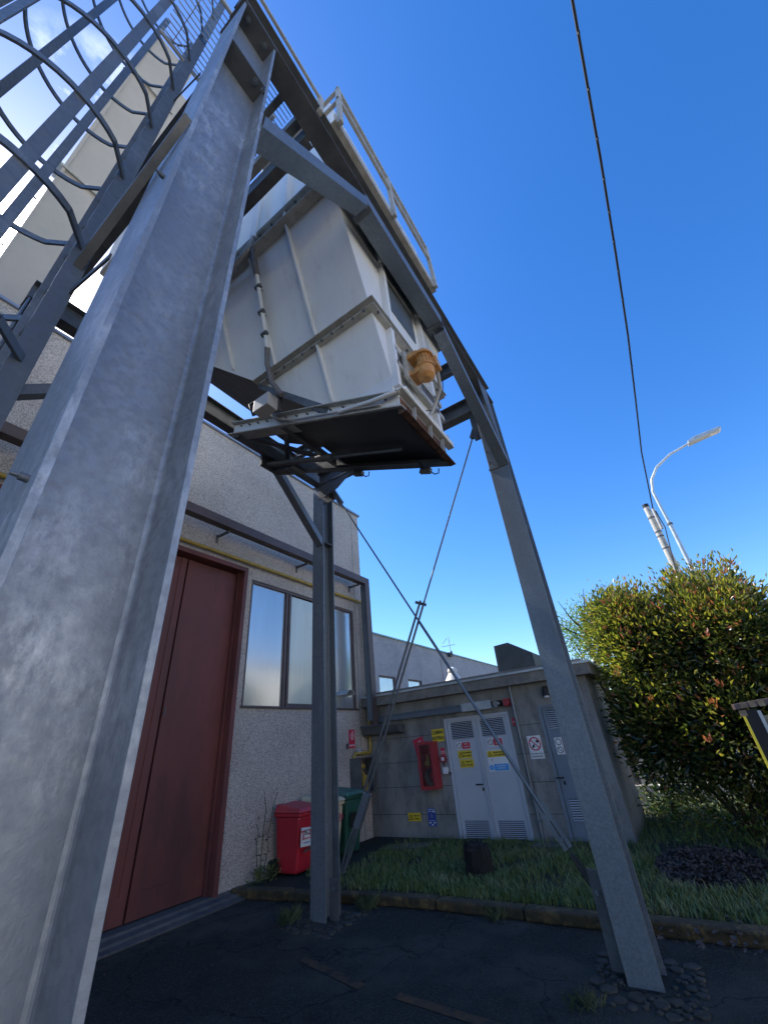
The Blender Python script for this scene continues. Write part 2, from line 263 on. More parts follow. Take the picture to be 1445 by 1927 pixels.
# ---------------------------------------------------------------- mesh helpers
WO = {}
def woff(o): return WO.get(o.name, Vector((0,0,0)))
def tag(o, label=None, cat=None, group=None, kind=None):
    if label: o['label'] = label
    if cat: o['category'] = cat
    if group: o['group'] = group
    if kind: o['kind'] = kind
    return o
class MB:
    def __init__(s): s.v = []; s.f = []; s.m = []; s.mi = 0; s.sm = []; s.smooth = False
    def add(s, vs, fs):
        k = len(s.v); s.v += [Vector(p) for p in vs]
        for f in fs: s.f.append([i+k for i in f]); s.m.append(s.mi); s.sm.append(s.smooth)
        return s
    def box(s, x0, y0, z0, x1, y1, z1):
        x0,x1 = sorted((x0,x1)); y0,y1 = sorted((y0,y1)); z0,z1 = sorted((z0,z1))
        return s.add([(x0,y0,z0),(x1,y0,z0),(x1,y1,z0),(x0,y1,z0),(x0,y0,z1),(x1,y0,z1),(x1,y1,z1),(x0,y1,z1)],
              [(0,3,2,1),(4,5,6,7),(0,1,5,4),(1,2,6,5),(2,3,7,6),(3,0,4,7)])
    def ext(s, poly, d):          # prism from a 3D polygon and an extrusion vector
        n = len(poly); d = Vector(d); P = [Vector(p) for p in poly]
        nrm = Vector((0,0,0))
        for i in range(n): nrm += P[i].cross(P[(i+1) % n])
        if nrm.dot(d) > 0: P.reverse()
        return s.add(P+[p+d for p in P], [list(range(n)), list(range(2*n-1, n-1, -1))] + [(i, i+n, (i+1) % n+n, (i+1) % n) for i in range(n)])
    def bar(s, p, q, w_, h_, up=(0,0,1)):
        p = Vector(p); q = Vector(q); d = (q-p).normalized(); up = Vector(up)
        a = d.cross(up).normalized(); b = a.cross(d).normalized()
        return s.ext([p+a*(w_/2*i)+b*(h_/2*j) for i,j in ((-1,-1),(1,-1),(1,1),(-1,1))], q-p)
    def sec(s, p, q, poly, ax, bx):
        p = Vector(p); q = Vector(q); ax = Vector(ax); bx = Vector(bx)
        return s.ext([p+ax*i+bx*j for i,j in poly], q-p)
    def tube(s, pts, r, n=10, caps=True):
        pts = [Vector(p) for p in pts]; rs = r if isinstance(r, (list, tuple)) else [r]*len(pts)
        k = len(s.v); prev = None; rings = []
        for i, p in enumerate(pts):
            d = (pts[min(i+1, len(pts)-1)]-pts[max(i-1, 0)]).normalized()
            a = prev - d*prev.dot(d) if prev is not None else d.orthogonal()
            if a.length < 1e-5: a = d.orthogonal()
            a.normalize(); prev = a; b = d.cross(a)
            rings.append([p+(a*math.cos(t)+b*math.sin(t))*rs[i] for t in [2*math.pi*j/n for j in range(n)]])
        vs = [v for rg in rings for v in rg]; fs = []
        for i in range(len(pts)-1):
            for j in range(n): fs.append((i*n+j, i*n+(j+1) % n, (i+1)*n+(j+1) % n, (i+1)*n+j))
        o = s.smooth; s.smooth = True; s.add(vs, fs); s.smooth = o
        if caps: s.add(rings[0], [list(range(n-1, -1, -1))]); s.add(rings[-1], [list(range(n))])
        return s
    def cyl(s, p, q, r, n=14): return s.tube([p, q], r, n)
    def build(s, name, m, parent=None, bevel=0, origin=None):
        me = bpy.data.meshes.new(name)
        if parent is not None: off = woff(parent)
        else:
            if origin is None:
                xs = [v.x for v in s.v]; ys = [v.y for v in s.v]; zs = [v.z for v in s.v]
                origin = ((min(xs)+max(xs))/2, (min(ys)+max(ys))/2, min(zs))
            off = Vector(origin)
        me.from_pydata([v-off for v in s.v], [], s.f)
        for mm_ in (m if isinstance(m, (list, tuple)) else [m]): me.materials.append(MT[mm_])
        for i, p in enumerate(me.polygons): p.material_index = s.m[i]; p.use_smooth = s.sm[i]
        me.update()
        o = bpy.data.objects.new(name, me); col.objects.link(o)
        if parent is not None: o.parent = parent
        else: o.location = off
        WO[o.name] = off
        if bevel:
            bv = o.modifiers.new('bevel', 'BEVEL'); bv.width = bevel; bv.segments = 2; bv.limit_method = 'ANGLE'; bv.angle_limit = R_(40)
        return o
def thing(name, loc, label, cat, group=None):
    o = bpy.data.objects.new(name, None); col.objects.link(o); o.location = loc; WO[o.name] = Vector(loc); o.empty_display_size = .1
    return tag(o, label, cat, group)
def box(name, m, a, b, parent=None, bevel=0): return MB().box(*a, *b).build(name, m, parent, bevel)
def text(s, m, size, pos, X, Y, parent, name='lettering', depth=.0015, align='CENTER', sx=1.):
    c = bpy.data.curves.new('t', 'FONT'); c.body = s; c.size = size; c.align_x = align; c.align_y = 'CENTER'; c.extrude = depth; c.offset = size*.018
    o = bpy.data.objects.new('t', c); col.objects.link(o); bpy.context.view_layer.update()
    me = bpy.data.meshes.new_from_object(o.evaluated_get(bpy.context.evaluated_depsgraph_get()))
    bpy.data.objects.remove(o); bpy.data.curves.remove(c)
    X = Vector(X).normalized(); Y = Vector(Y).normalized(); Z = X.cross(Y); pos = Vector(pos); off = woff(parent)
    for v in me.vertices: v.co = pos+X*v.co.x*sx+Y*v.co.y+Z*(v.co.z)-off
    me.materials.clear(); me.materials.append(MT[m]); me.name = name
    t = bpy.data.objects.new(name, me); col.objects.link(t); t.parent = parent; WO[t.name] = off
    return t
# ================================================================ SETTING
g = MB(); g.box(-400,-400,-.3,400,400,0); tag(g.build('ground', 'asphalt', origin=(0,0,0)), kind='structure')
# garden bed (soil) behind the kerb
KX = lambda y: 5.30 if y < 3.5 else 5.30-(y-3.5)*.17
bed = MB(); bed.ext([(5.32,-14,.004),(8.35,-14,.004),(14,-14,.004),(14,5.9,.004),(4.98,5.9,.004),(5.32,3.5,.004)], (0,0,.07))
tag(bed.build('garden_soil', 'soil'), kind='structure')
# kerb stones
ks = thing('kerb', (5.2,0,0), 'mossy brown concrete kerb edging the grass bed', 'kerb')
y = -8.
while y < 5.9:
    y2 = min(y+1.0, 5.93); x0, x1 = KX(y), KX(y2)
    b = MB(); j = random.uniform(-.012,.012)
    b.ext([(x0-.10+j,y+.006,0),(x0+.07+j,y+.006,0),(x1+.07+j,y2-.006,0),(x1-.10+j,y2-.006,0)], (0,0,.098+random.uniform(-.008,.008)))
    b.build('kerb_stone', 'curb', ks, bevel=.02); y = y2
# worn orange paint dashes
for a, b_ in (((3.80,3.62),(3.60,2.80)), ((3.60,2.48),(3.52,1.60))):
    p = Vector((*a,.004)); q = Vector((*b_,.004)); d = (q-p).normalized(); n_ = Vector((-d.y,d.x,0))*.045
    mk = MB().add([p-n_,q-n_,q+n_,p+n_], [(0,1,2,3)]); tag(mk.build('road_marking', 'yline'), kind='structure')

# ---------------------------------------------------------------- main building
WY = 5.95; WH = 7.45; DX0, DX1, DZ = .3, 4.55, 4.66; WX0, WX1, WZ0, WZ1 = 4.72, 7.86, 2.33, 4.56; CX = 8.25
B = thing('industrial_building', (0,WY,0), 'tall grey roughcast workshop with red sliding door and brown framed windows', 'building')
wl = MB()
wl.box(-9,WY,DZ,CX,WY+.3,WH); wl.box(-9,WY,0,DX0,WY+.3,DZ)
wl.box(DX1,WY,0,WX0,WY+.3,DZ); wl.box(WX0,WY,0,WX1,WY+.3,WZ0); wl.box(WX0,WY,WZ1,WX1,WY+.3,DZ); wl.box(WX1,WY,0,CX,WY+.3,DZ)
wl.box(CX-.3,WY+.3,0,CX,17,WH); wl.box(-9,WY+.3,0,-8.7,17,WH); wl.box(-8.7,16.7,0,CX-.3,17,WH)
wl.build('wall', 'cast', B)
box('roof', 'slab', (-8.7,WY+.3,WH-.5), (CX-.3,16.7,WH-.3), B)
MB().box(-9.05,WY-.05,WH,CX+.05,WY+.35,WH+.05).box(CX-.35,WY+.36,WH,CX+.05,17,WH+.05).build('coping', 'coping', B)
box('panel_joint', 'concrete', (7.93,WY-.004,0), (7.945,WY+.01,WH), B)
# sliding door
dr = box('door', 'red_door', (3.50,WY+.16,.10), (4.485,WY+.20,4.63), B, .006)
MB().box(3.50,WY+.15,.10,3.60,WY+.158,4.63).box(3.60,WY+.15,.10,4.485,WY+.158,.35).build('edge_trim', 'red_door', dr)
MB().box(3.515,WY+.13,2.22,3.53,WY+.149,2.34).build('hinge', 'galv_dark', dr)
dl = box('door', 'red_door', (2.5,WY+.16,.10), (3.47,WY+.20,4.63), B, .006)
MB().box(3.37,WY+.15,.10,3.47,WY+.158,4.63).box(2.5,WY+.15,.10,3.37,WY+.158,.35).build('edge_trim', 'red_door', dl)
box('door', 'red_door', (1.4,WY+.16,.10), (2.47,WY+.20,4.52), B, .006)
box('door', 'red_door', (DX0,WY+.16,.10), (1.37,WY+.20,4.52), B, .006)
df = MB(); df.box(4.52,WY-.03,0,4.60,WY+.22,4.74); df.box(DX0-.05,WY-.03,4.655,4.52,WY+.22,4.74); df.box(4.49,WY+.10,0,4.52,WY+.21,4.655)
df.build('door_frame', 'red_door', B, .006)
box('door_gap_shade', 'black', (DX0,WY+.22,0), (4.52,WY+.24,4.655), B)  # black sheet painting the shade in the gaps between door leaves
MB().ext([(DX0-.1,WY-.30,.0),(DX0-.1,WY+.2,.0),(DX0-.1,WY+.2,.085),(DX0-.1,WY-.02,.085),(DX0-.1,WY-.04,.06),(DX0-.1,WY-.17,.055),(DX0-.1,WY-.19,.03),(DX0-.1,WY-.30,.02)], (5.0,0,0)).build('threshold', 'slab', B, .008)
# window
wf = MB(); T = .055
for x in (WX0, 5.64, 5.73, 6.86, 6.95, WX1-T): wf.box(x,WY+.02,WZ0+.04,x+T,WY+.12,WZ1-T)
wf.box(WX0,WY+.02,WZ1-T,WX1,WY+.12,WZ1); wf.box(WX0-.02,WY-.03,WZ0,WX1+.03,WY+.14,WZ0+.038)
wf.box(5.695,WY+.04,WZ0+.04,5.73,WY+.12,WZ1-T)
wn = wf.build('window', 'brown', B, .004)
box('pane', 'glass', (WX0+T,WY+.06,WZ0+.04), (5.64,WY+.08,WZ1-T), wn)
box('pane', 'glass2', (5.785,WY+.06,WZ0+.10), (6.86,WY+.08,WZ1-T-.02), wn)
box('pane', 'glass', (7.005,WY+.06,WZ0+.04), (WX1-T,WY+.08,WZ1-T), wn)
MB().box(5.785,WY+.045,WZ0+.04,6.86,WY+.10,WZ0+.10).build('sash_rail', 'brown', wn)
box('shadow_back', 'black', (WX0,WY+.14,WZ0), (WX1,WY+.16,WZ1), B)  # black sheet painting the unlit room behind the window

# dark duct frame standing off the wall
TY = 5.52
ct = thing('cable_duct', (8.0,TY,2.0), 'dark brown cable duct running along the roughcast wall and down its corner', 'cable duct')
MB().box(-9,TY,5.17,8.02,TY+.02,5.33).box(-9,TY+.02,5.31,8.02,TY+.16,5.33).box(-9,TY+.14,5.17,8.02,TY+.16,5.31).box(-9,TY+.02,5.17,8.02,TY+.14,5.18).build('horizontal_run', 'brown', ct)
MB().box(7.84,TY,1.98,8.02,TY+.015,5.17).box(7.98,TY+.015,1.98,8.02,TY+.17,5.17).build('vertical_run', 'brown', ct)
pf = MB(); pf.box(7.85,TY+.018,2.1,7.86,TY+.16,5.15).build('perforated_face', 'bluegrey', ct)
MB().box(7.846,TY+.03,2.1,7.85,TY+.05,5.15).build('slotted_edge','perf_z',ct)
MB().box(7.846,TY+.128,2.1,7.85,TY+.148,5.15).build('slotted_edge','perf_z',ct)
bk = [(-2.2),(0.2),(1.9),3.86,5.87,7.72]
for x in bk: MB().bar((x,TY+.1,5.14),(x,WY,5.14),.03,.045).box(x-.02,WY-.02,5.02,x+.02,WY,5.18).build('bracket', 'galv_dark', ct)
# yellow gas pipe
gp = MB(); pts = [(-9,WY-.07,4.83)]+[(x,WY-.07,4.83) for x in range(-6,9,3)]+[(8.10,WY-.07,4.83),(8.16,WY-.07,4.80),(8.17,WY-.07,4.7),(8.17,WY-.07,1.58),(8.15,WY-.07,1.53),(8.10,WY-.07,1.51),(7.62,WY-.07,1.51),(7.58,WY-.07,1.46),(7.58,WY-.07,1.40)]
gp.tube(pts, .035, 10); tag(gp.build('gas_pipe', 'yellow'), 'thin yellow gas pipe running above the red door and window', 'pipe')
# meter box
mb = thing('gas_meter_box', (7.8,WY,.82), 'open grey metal box with yellow gas fittings on the wall above the green bin', 'meter box')
mbx = MB().box(7.52,WY-.24,.82,7.545,WY,1.44).box(8.02,WY-.24,.82,8.045,WY,1.44).box(7.545,WY-.24,.82,8.02,WY,.84).box(7.545,WY-.24,1.42,8.02,WY,1.44).box(7.545,WY-.02,.84,8.02,WY,1.42)
mbx.box(7.545,WY-.24,.84,7.60,WY-.235,1.42).box(7.97,WY-.24,.84,8.02,WY-.235,1.42)
mbx.build('casing', 'galv_dark', mb)
MB().tube([(7.72,WY-.12,1.40),(7.72,WY-.12,1.2),(7.80,WY-.14,1.12),(7.88,WY-.12,1.0),(7.88,WY-.12,.86)], .035, 8).cyl((7.66,WY-.13,1.28),(7.80,WY-.13,1.28),.05,10).build('gas_fitting', 'yellow', mb)
MB().box(7.72,WY-.17,.95,7.9,WY-.05,1.12).build('regulator', 'yellow', mb)
# vent cowl poking from the window
vc = MB(); pl_ = []
for i in range(13):
    a = math.pi*i/12; pl_.append((7.32+.13*math.cos(a), 0, 2.60+.09*math.sin(a)))
for i in range(12):
    p, q = pl_[i], pl_[i+1]; vc.add([(p[0],WY-.26,p[2]),(q[0],WY-.26,q[2]),(q[0],WY+.05,q[2]),(p[0],WY+.05,p[2])],[(0,1,2,3)])
vco = vc.build('vent_cowl', 'lamp'); tag(vco, 'small silver curved cowl poking out of the right window pane', 'vent cowl')
sm_ = vco.modifiers.new('s','SOLIDIFY'); sm_.thickness = .006

# ---------------------------------------------------------------- signs
def quadplate(x, y, zc, w_, h_, face, th=.004, rot=0):
    # face 'X' : plate on plane x, facing -X ; face 'Y' : facing -Y. returns (origin, right, up, normal)
    if face == 'X': X = Vector((0,-1,0)); n = Vector((-1,0,0))
    else: X = Vector((1,0,0)); n = Vector((0,-1,0))
    Z = Vector((0,0,1))
    X2 = X*math.cos(rot)+Z*math.sin(rot); Z2 = -X*math.sin(rot)+Z*math.cos(rot)
    return Vector((x,y,zc)), X2, Z2, n
def plate(name, m, fr, w_, h_, parent=None, dx=0, dz=0, lift=0, th=.004, label=None, cat=None, group=None):
    o, X, Z, n = fr; c = o+X*dx+Z*dz+n*lift
    b = MB().ext([c-X*w_/2-Z*h_/2, c+X*w_/2-Z*h_/2, c+X*w_/2+Z*h_/2, c-X*w_/2+Z*h_/2], n*th)
    ob = b.build(name, m, parent)
    if label: tag(ob, label, cat or 'sign', group)
    return ob
def stext(s, m, size, fr, parent, dx=0, dz=0, lift=.006, sx=1.):
    o, X, Z, n = fr; return text(s, m, size, o+X*dx+Z*dz+n*lift, X, Z, parent, sx=sx)
def ring(fr, m, parent, r, t, dx=0, dz=0, lift=.006, name='ring', slash=True):
    o, X, Z, n = fr; c = o+X*dx+Z*dz+n*lift; b = MB(); k = 28
    for i in range(k):
        a, a2 = 2*math.pi*i/k, 2*math.pi*(i+1)/k
        f_ = lambda a, q: c+X*q*math.cos(a)+Z*q*math.sin(a)
        b.add([f_(a,r-t),f_(a,r),f_(a2,r),f_(a2,r-t)],[(0,1,2,3)])
    if slash:
        d = (X-Z).normalized(); e = (X+Z).normalized()*t*.42; d = d*(r-t*.5)
        b.add([c-d-e,c+d-e,c+d+e,c-d+e],[(0,1,2,3)])
    return b.build(name, m, parent)
def tri(fr, m, parent, s, dx=0, dz=0, lift=.006, name='warning_triangle'):
    o, X, Z, n = fr; c = o+X*dx+Z*dz+n*lift; b = MB(); t = .16
    P = [c+Z*s*.58, c-X*s*.5-Z*s*.32, c+X*s*.5-Z*s*.32]; G = (P[0]+P[1]+P[2])/3
    for i in range(3):
        a, q = P[i], P[(i+1) % 3]; b.add([a,q,q+(G-q)*.3,a+(G-a)*.3],[(0,1,2,3)])
    b.add([c+Z*s*.28-X*s*.02, c-X*s*.09-Z*s*.02, c-X*s*.0-Z*s*.02, c-X*s*.04-Z*s*.2, c+X*s*.1+Z*s*.06, c+X*s*.01+Z*s*.06],[(0,1,2,3,4,5)])
    return b.build(name, m, parent)
def spiral(fr, m, parent, r, dx=0, dz=0, lift=.006, turns=3.2, t=.009):
    o, X, Z, n = fr; c = o+X*dx+Z*dz+n*lift; b = MB(); k = 90; pv = None
    for i in range(k+1):
        a = math.pi/2-2*math.pi*turns*i/k; q = r*(1-.88*i/k)
        P = c+X*q*math.cos(a)*.8+Z*q*math.sin(a); Q = c+X*(q-t)*math.cos(a)*.8+Z*(q-t)*math.sin(a)
        if pv: b.add([pv[0],pv[1],Q,P],[(0,1,2,3)])
        pv = (P,Q)
    b.add([c+Z*(r-t), c+Z*r, c+Z*r+X*r*.8, c+Z*(r-t)+X*r*.8],[(0,3,2,1)])
    return b.build('hose_symbol', m, parent)

# fire hose sign on roughcast wall
fr = quadplate(7.62,WY-.002,1.79,0,0,'Y')
s = plate('fire_hose_sign','redp',fr,.20,.34,label='upright red sign with white hose coil on the roughcast wall')
spiral(fr,'white',s,.085,dz=.05); stext('IDRANTE','white',.042,fr,s,dz=-.12)
fr = quadplate(7.46,WY-.002,1.66,0,0,'Y')
s = plate('number_plate','slab',fr,.09,.1,label='tiny faded plate left of the red hose sign',cat='plate')
ring(fr,'ink',s,.03,.006,slash=False)
fr = quadplate(7.73,WY-.11,1.565,0,0,'Y')
s = plate('number_tag','white',fr,.11,.06,label='small white number tag on the yellow pipe above the meter box',cat='tag'); stext('191','ink',.05,fr,s)

# ---------------------------------------------------------------- yard behind the viewer (seen in the window panes)
Yb = thing('opposite_building', (5,-17,0), 'long cream rendered building across the sunny yard', 'building')
MB().box(-30,-20,0,40,-17,8.5).build('wall','cream_wall',Yb); MB().box(-30.3,-20.3,8.5,40.3,-16.7,8.8).build('roof','slab',Yb)
for i in range(10): box('window','glassdark',(-26+i*6.4,-16.98,2.2),(-23.5+i*6.4,-16.94,4.2),Yb)
tag(MB().box(-40,-16.99,.004,40,-1.6,.008).build('yard_paving','paving'),kind='structure')
# ---------------------------------------------------------------- electrical cabin
KXF = 8.2
K = thing('electrical_cabin', (KXF,3.5,0), 'low board-marked concrete substation cabin with grey louvred doors', 'cabin')
kw = MB(); DY0, DY1 = 2.72, 4.05; EY0, EY1 = 1.42, 2.14
kw.box(KXF,DY1,0,KXF+.25,WY,2.38); kw.box(KXF,EY1,0,KXF+.25,DY0,2.38); kw.box(KXF,1.22,0,KXF+.25,EY0,2.38)
kw.box(KXF,DY0,1.97,KXF+.25,DY1,2.38); kw.box(KXF,EY0,2.0,KXF+.25,EY1,2.38); kw.box(KXF+.25,1.22,0,9.9,1.47,2.38); kw.box(9.9,1.22,0,10.1,WY,2.38)
kw.build('wall', 'concrete', K)
jl = MB()
for z in (.42,.86,1.28,1.72):
    jl.box(KXF-.003,DY1+.02,z,KXF+.01,WY-.01,z+.008); jl.box(KXF-.003,EY1+.02,z,KXF+.01,DY0-.02,z+.008); jl.box(KXF+.3,1.217,z,9.9,1.23,z+.008)
jl.build('board_joint', 'black', K)
MB().box(KXF-.2,1.08,2.38,10.2,WY-.01,2.56).build('roof', 'fascia', K, .01)
MB().box(KXF-.225,1.05,2.562,KXF-.19,WY-.02,2.60).box(KXF-.19,1.05,2.562,10.2,1.09,2.60).build('roof_edge_strip', 'lamp', K)
MB().box(KXF-.05,1.2,2.562,KXF+.1,WY-.02,2.66).build('parapet', 'fascia', K)
def louvre(parent, x, y0, y1, z0, z1, n, m='galv'):
    box('louvre_gap_shade','black',(x+.012,y0,z0),(x+.02,y1,z1),parent)  # black backing paints the shade between the slats
    b = MB()
    for i in range(n):
        z = z0+(z1-z0)*(i+.5)/n; hh = (z1-z0)/n
        b.ext([(x-.012,y0,z-hh*.42),(x-.009,y0,z-hh*.42),(x+.01,y0,z+hh*.02),(x+.007,y0,z+hh*.05)],(0,y1-y0,0))
    b.build('louvre', m, parent)
def leaf(y0, y1, z0, z1, m, lz, nl, handle=None):
    x = KXF+.02; d = MB()
    d.box(x,y0+.008,lz[0][1],x+.035,y1-.008,lz[1][0])
    for (a, b_) in lz: pass
    e = .07
    d.box(x,y0+.008,z0,x+.035,y0+e,lz[0][1]).box(x,y1-e,z0,x+.035,y1-.008,lz[0][1]).box(x,y0+e,z0,x+.035,y1-e,lz[0][0])
    d.box(x,y0+.008,lz[1][0],x+.035,y0+e,z1).box(x,y1-e,lz[1][0],x+.035,y1-.008,z1).box(x,y0+e,lz[1][1],x+.035,y1-e,z1)
    o = d.build('door', m, K)
    louvre(o, x, y0+e, y1-e, lz[0][0], lz[0][1], nl, 'greydoor'); louvre(o, x, y0+e, y1-e, lz[1][0], lz[1][1], nl, 'greydoor')
    MB().box(x-.004,y0+.05,lz[0][1]+.05,x-.001,y1-.05,lz[1][0]-.05).build('pressed_panel', m, o)
    if handle:
        hy, hz = handle
        MB().cyl((x,hy,hz),(x-.05,hy,hz),.011,8).bar((x-.05,hy+.01,hz),(x-.05,hy+.11,hz+.004),.018,.02).box(x-.01,hy-.015,hz-.10,x-.001,hy+.015,hz-.05).build('handle','rubber',o)
    return o
leaf(3.40,4.00,.03,1.93,'greydoor',((.06,.33),(1.60,1.89)),10,(3.46,.86))
leaf(2.77,3.37,.03,1.93,'greydoor',((.06,.33),(1.60,1.89)),10)
leaf(1.46,2.10,.03,1.96,'greydoor2',((.33,.62),(1.62,1.91)),9,(2.02,.91))
MB().box(KXF-.01,4.00,0,KXF+.06,4.05,1.97).box(KXF-.01,2.72,0,KXF+.06,2.77,1.97).box(KXF-.01,3.372,0,KXF+.05,3.398,1.93).box(KXF-.01,2.77,1.93,KXF+.06,4.00,1.97).box(KXF-.01,2.77,0,KXF+.06,4.00,.028).build('door_frame','greydoor',K)
MB().box(KXF-.01,2.10,0,KXF+.06,2.15,2.0).box(KXF-.01,1.41,0,KXF+.06,1.46,2.0).box(KXF-.01,1.46,1.96,KXF+.06,2.10,2.0).build('door_frame','greydoor2',K)

# signs on the cabin
X0 = KXF-.002; XD = KXF+.014
fr = quadplate(X0,4.22,1.70,0,0,'X'); s = plate('cabin_name_sign','ylw',fr,.27,.22,label='yellow sign lettered CABINA ELETTRICA beside the double door')
stext('CABINA','ink',.085,fr,s,dz=.05,sx=.78); stext('ELETTRICA','ink',.078,fr,s,dz=-.05,sx=.66)
fr = quadplate(X0,4.66,1.51,0,0,'X',rot=R_(14)); s = plate('tilted_hose_sign','redp',fr,.24,.36,label='tilted red hose sign half hidden behind the fire hose cabinet')
spiral(fr,'white',s,.08,dz=.04)
fr = quadplate(X0,4.16,1.42,0,0,'X'); s = plate('alarm_label','redp',fr,.09,.12,label='small red label above the alarm button box'); stext('ALLARME','white',.02,fr,s); stext('INCENDIO','white',.02,fr,s,dz=-.03)
ab = MB().box(X0-.05,4.10,1.24,X0,4.22,1.35).build('alarm_button','redcab'); tag(ab,'red square alarm button box right of the fire hose cabinet','alarm')
MB().box(X0-.056,4.13,1.265,X0-.051,4.19,1.325).build('button_face','white',ab)
MB().tube([(X0-.02,4.16,1.24),(X0-.02,4.16,1.17)],.008,6).build('cable','rubber',ab)
jb = MB().box(X0-.06,4.09,1.05,X0,4.19,1.16).build('junction_box','white',bevel=.006); tag(jb,'small white socket box below the alarm button','socket box')
MB().tube([(X0-.03,4.09,1.08),(X0-.04,4.05,1.03),(X0-.03,4.03,1.07)],.009,6).build('cable','rubber',jb)
fr = quadplate(X0,4.95,.385,0,0,'X'); s = plate('low_warning_sign','ylw',fr,.28,.13,label='yellow warning sign low on the concrete wall beside the blue sign')
tri(fr,'ink',s,.10,dx=-.08,dz=-.01); stext('CAVI ELETTRICI','ink',.026,fr,s,dx=.055,dz=.02,sx=.8); stext('INTERRATI','ink',.026,fr,s,dx=.055,dz=-.025,sx=.8)
fr = quadplate(X0,4.57,.385,0,0,'X'); s = plate('earthing_sign','blue',fr,.16,.27,label='upright blue earthing sign low on the concrete wall')
stext('IMPIANTO DI','white',.021,fr,s,dz=.115); stext('TERRA N.','white',.021,fr,s,dz=.085,dx=-.02); plate('white_field','white',fr,.045,.025,s,dx=.05,dz=.085,lift=.0045,th=.001)
stext('I','ylw',.045,fr,s,dz=.035); stext('=','ylw',.05,fr,s,dz=.005); stext('PUNTO DI MISURA','white',.012,fr,s,dz=-.055)
for a, b_ in ((-.045,-.085),(.045,-.085),(0,-.115)): plate('white_field','white',fr,.04,.02,s,dx=a,dz=b_,lift=.0045,th=.001)
fr = quadplate(X0,2.35,1.37,0,0,'X'); s = plate('no_water_sign','white',fr,.235,.35,label='white sign forbidding water on fires, on concrete between the two doorways')
ring(fr,'redp',s,.105,.02,dz=.05); 
o_, X_, Z_, n_ = fr; c_ = o_+Z_*.05+n_*.005
bb = MB().ext([c_+X_*.02+Z_*.03, c_+X_*.06+Z_*.005, c_+X_*.08+Z_*.04, c_+X_*.035+Z_*.065], n_*.001)
for q in ((-.03,-.035,.02),(-.02,-.02,.015),(-.045,-.05,.012)): bb.ext([c_+X_*(q[0]+q[2]*math.cos(t*.785))+Z_*(q[1]+q[2]*math.sin(t*.785)) for t in range(8)], n_*.001)
bb.build('bucket_symbol','ink',s)
stext('NON USARE ACQUA','ink',.026,fr,s,dz=-.10,sx=.85); stext('PER SPEGNERE INCENDI','ink',.026,fr,s,dz=-.14,sx=.68)
fr = quadplate(X0,2.62,1.79,0,0,'X'); s = plate('small_red_sign','redp',fr,.09,.13,label='small red square sign beside the top of the double door'); stext('SIRENA','white',.02,fr,s)
def doorsign(y, z, lab, word1, word2, kind):
    fr = quadplate(XD-.001,y,z,0,0,'X')
    if kind == 'ban':
        s = plate('prohibition_sign','white',fr,.28,.13,label=lab); plate('red_field','redp',fr,.17,.11,s,dx=.05,lift=.0045,th=.001)
        ring(fr,'ink',s,.048,.010,dx=-.09,slash=('RUNNING' not in word1))
        stext(word1.replace('RUNNING',''),'white',.024,fr,s,dx=.05,dz=.025,lift=.007,sx=.85); stext(word2,'white',.024,fr,s,dx=.05,dz=-.02,lift=.007,sx=.85)
    else:
        s = plate('warning_sign','ylw',fr,.28,.13,label=lab); tri(fr,'ink',s,.10,dx=-.08,dz=-.01)
        stext(word1,'ink',.034,fr,s,dx=.05,dz=.025,sx=.8); stext(word2,'ink',.034,fr,s,dx=.05,dz=-.025,sx=.8)
    return s
doorsign(3.71,1.485,'white and red entry ban sign at the top of the left cabin door leaf','VIETATO','L ACCESSO','ban')
doorsign(3.715,1.34,'upper yellow high voltage sign on the left cabin door leaf','ALTA TENSIONE','PER. DI MORTE','w')
doorsign(3.70,1.195,'lower yellow sign reading PERICOLO on the left cabin door leaf','PERICOLO','VOLT 380','w')
doorsign(3.07,1.50,'white and red ban sign at the top of the right cabin door leaf','E VIETATO','ESEGUIRE','ban')
fr = quadplate(XD-.001,3.085,1.21,0,0,'X'); s = plate('live_equipment_board','white',fr,.38,.33,label='large white board with yellow top and blue bottom strips on the right cabin door leaf')
plate('yellow_field','ylw',fr,.36,.10,s,dz=.105,lift=.0045,th=.001); plate('blue_field','lblue',fr,.27,.10,s,dx=.045,dz=-.105,lift=.0045,th=.001)
tri(fr,'ink',s,.09,dx=-.13,dz=.10,lift=.007); stext('IMPIANTI ELETTRICI','ink',.032,fr,s,dx=.05,dz=.125,lift=.007,sx=.75); stext('SOTTO TENSIONE','ink',.032,fr,s,dx=.05,dz=.085,lift=.007,sx=.75)
ring(fr,'lblue',s,.042,.042,dx=-.14,dz=-.105,slash=False); stext('I','white',.05,fr,s,dx=-.14,dz=-.105,lift=.008); stext('SOLO PERSONALE','white',.022,fr,s,dx=.045,dz=-.085,lift=.007); stext('AUTORIZZATO','white',.022,fr,s,dx=.045,dz=-.12,lift=.007)
MB().ext([(XD-.007,3.21,1.20),(XD-.007,3.19,1.235),(XD-.007,3.175,1.24),(XD-.007,3.20,1.205)],(-.001,0,0)).build('hand_symbol','ink',s)
fr = quadplate(XD-.001,1.90,1.36,0,0,'X'); s = plate('double_ban_sign','white',fr,.22,.25,label='white sign with two ban circles on the dark door behind the steel column')
ring(fr,'ink',s,.05,.011,dx=-.05,dz=.06,slash=False); ring(fr,'ink',s,.05,.011,dx=-.05,dz=-.06); plate('red_field','redp',fr,.09,.23,s,dx=.06,lift=.0045,th=.001)

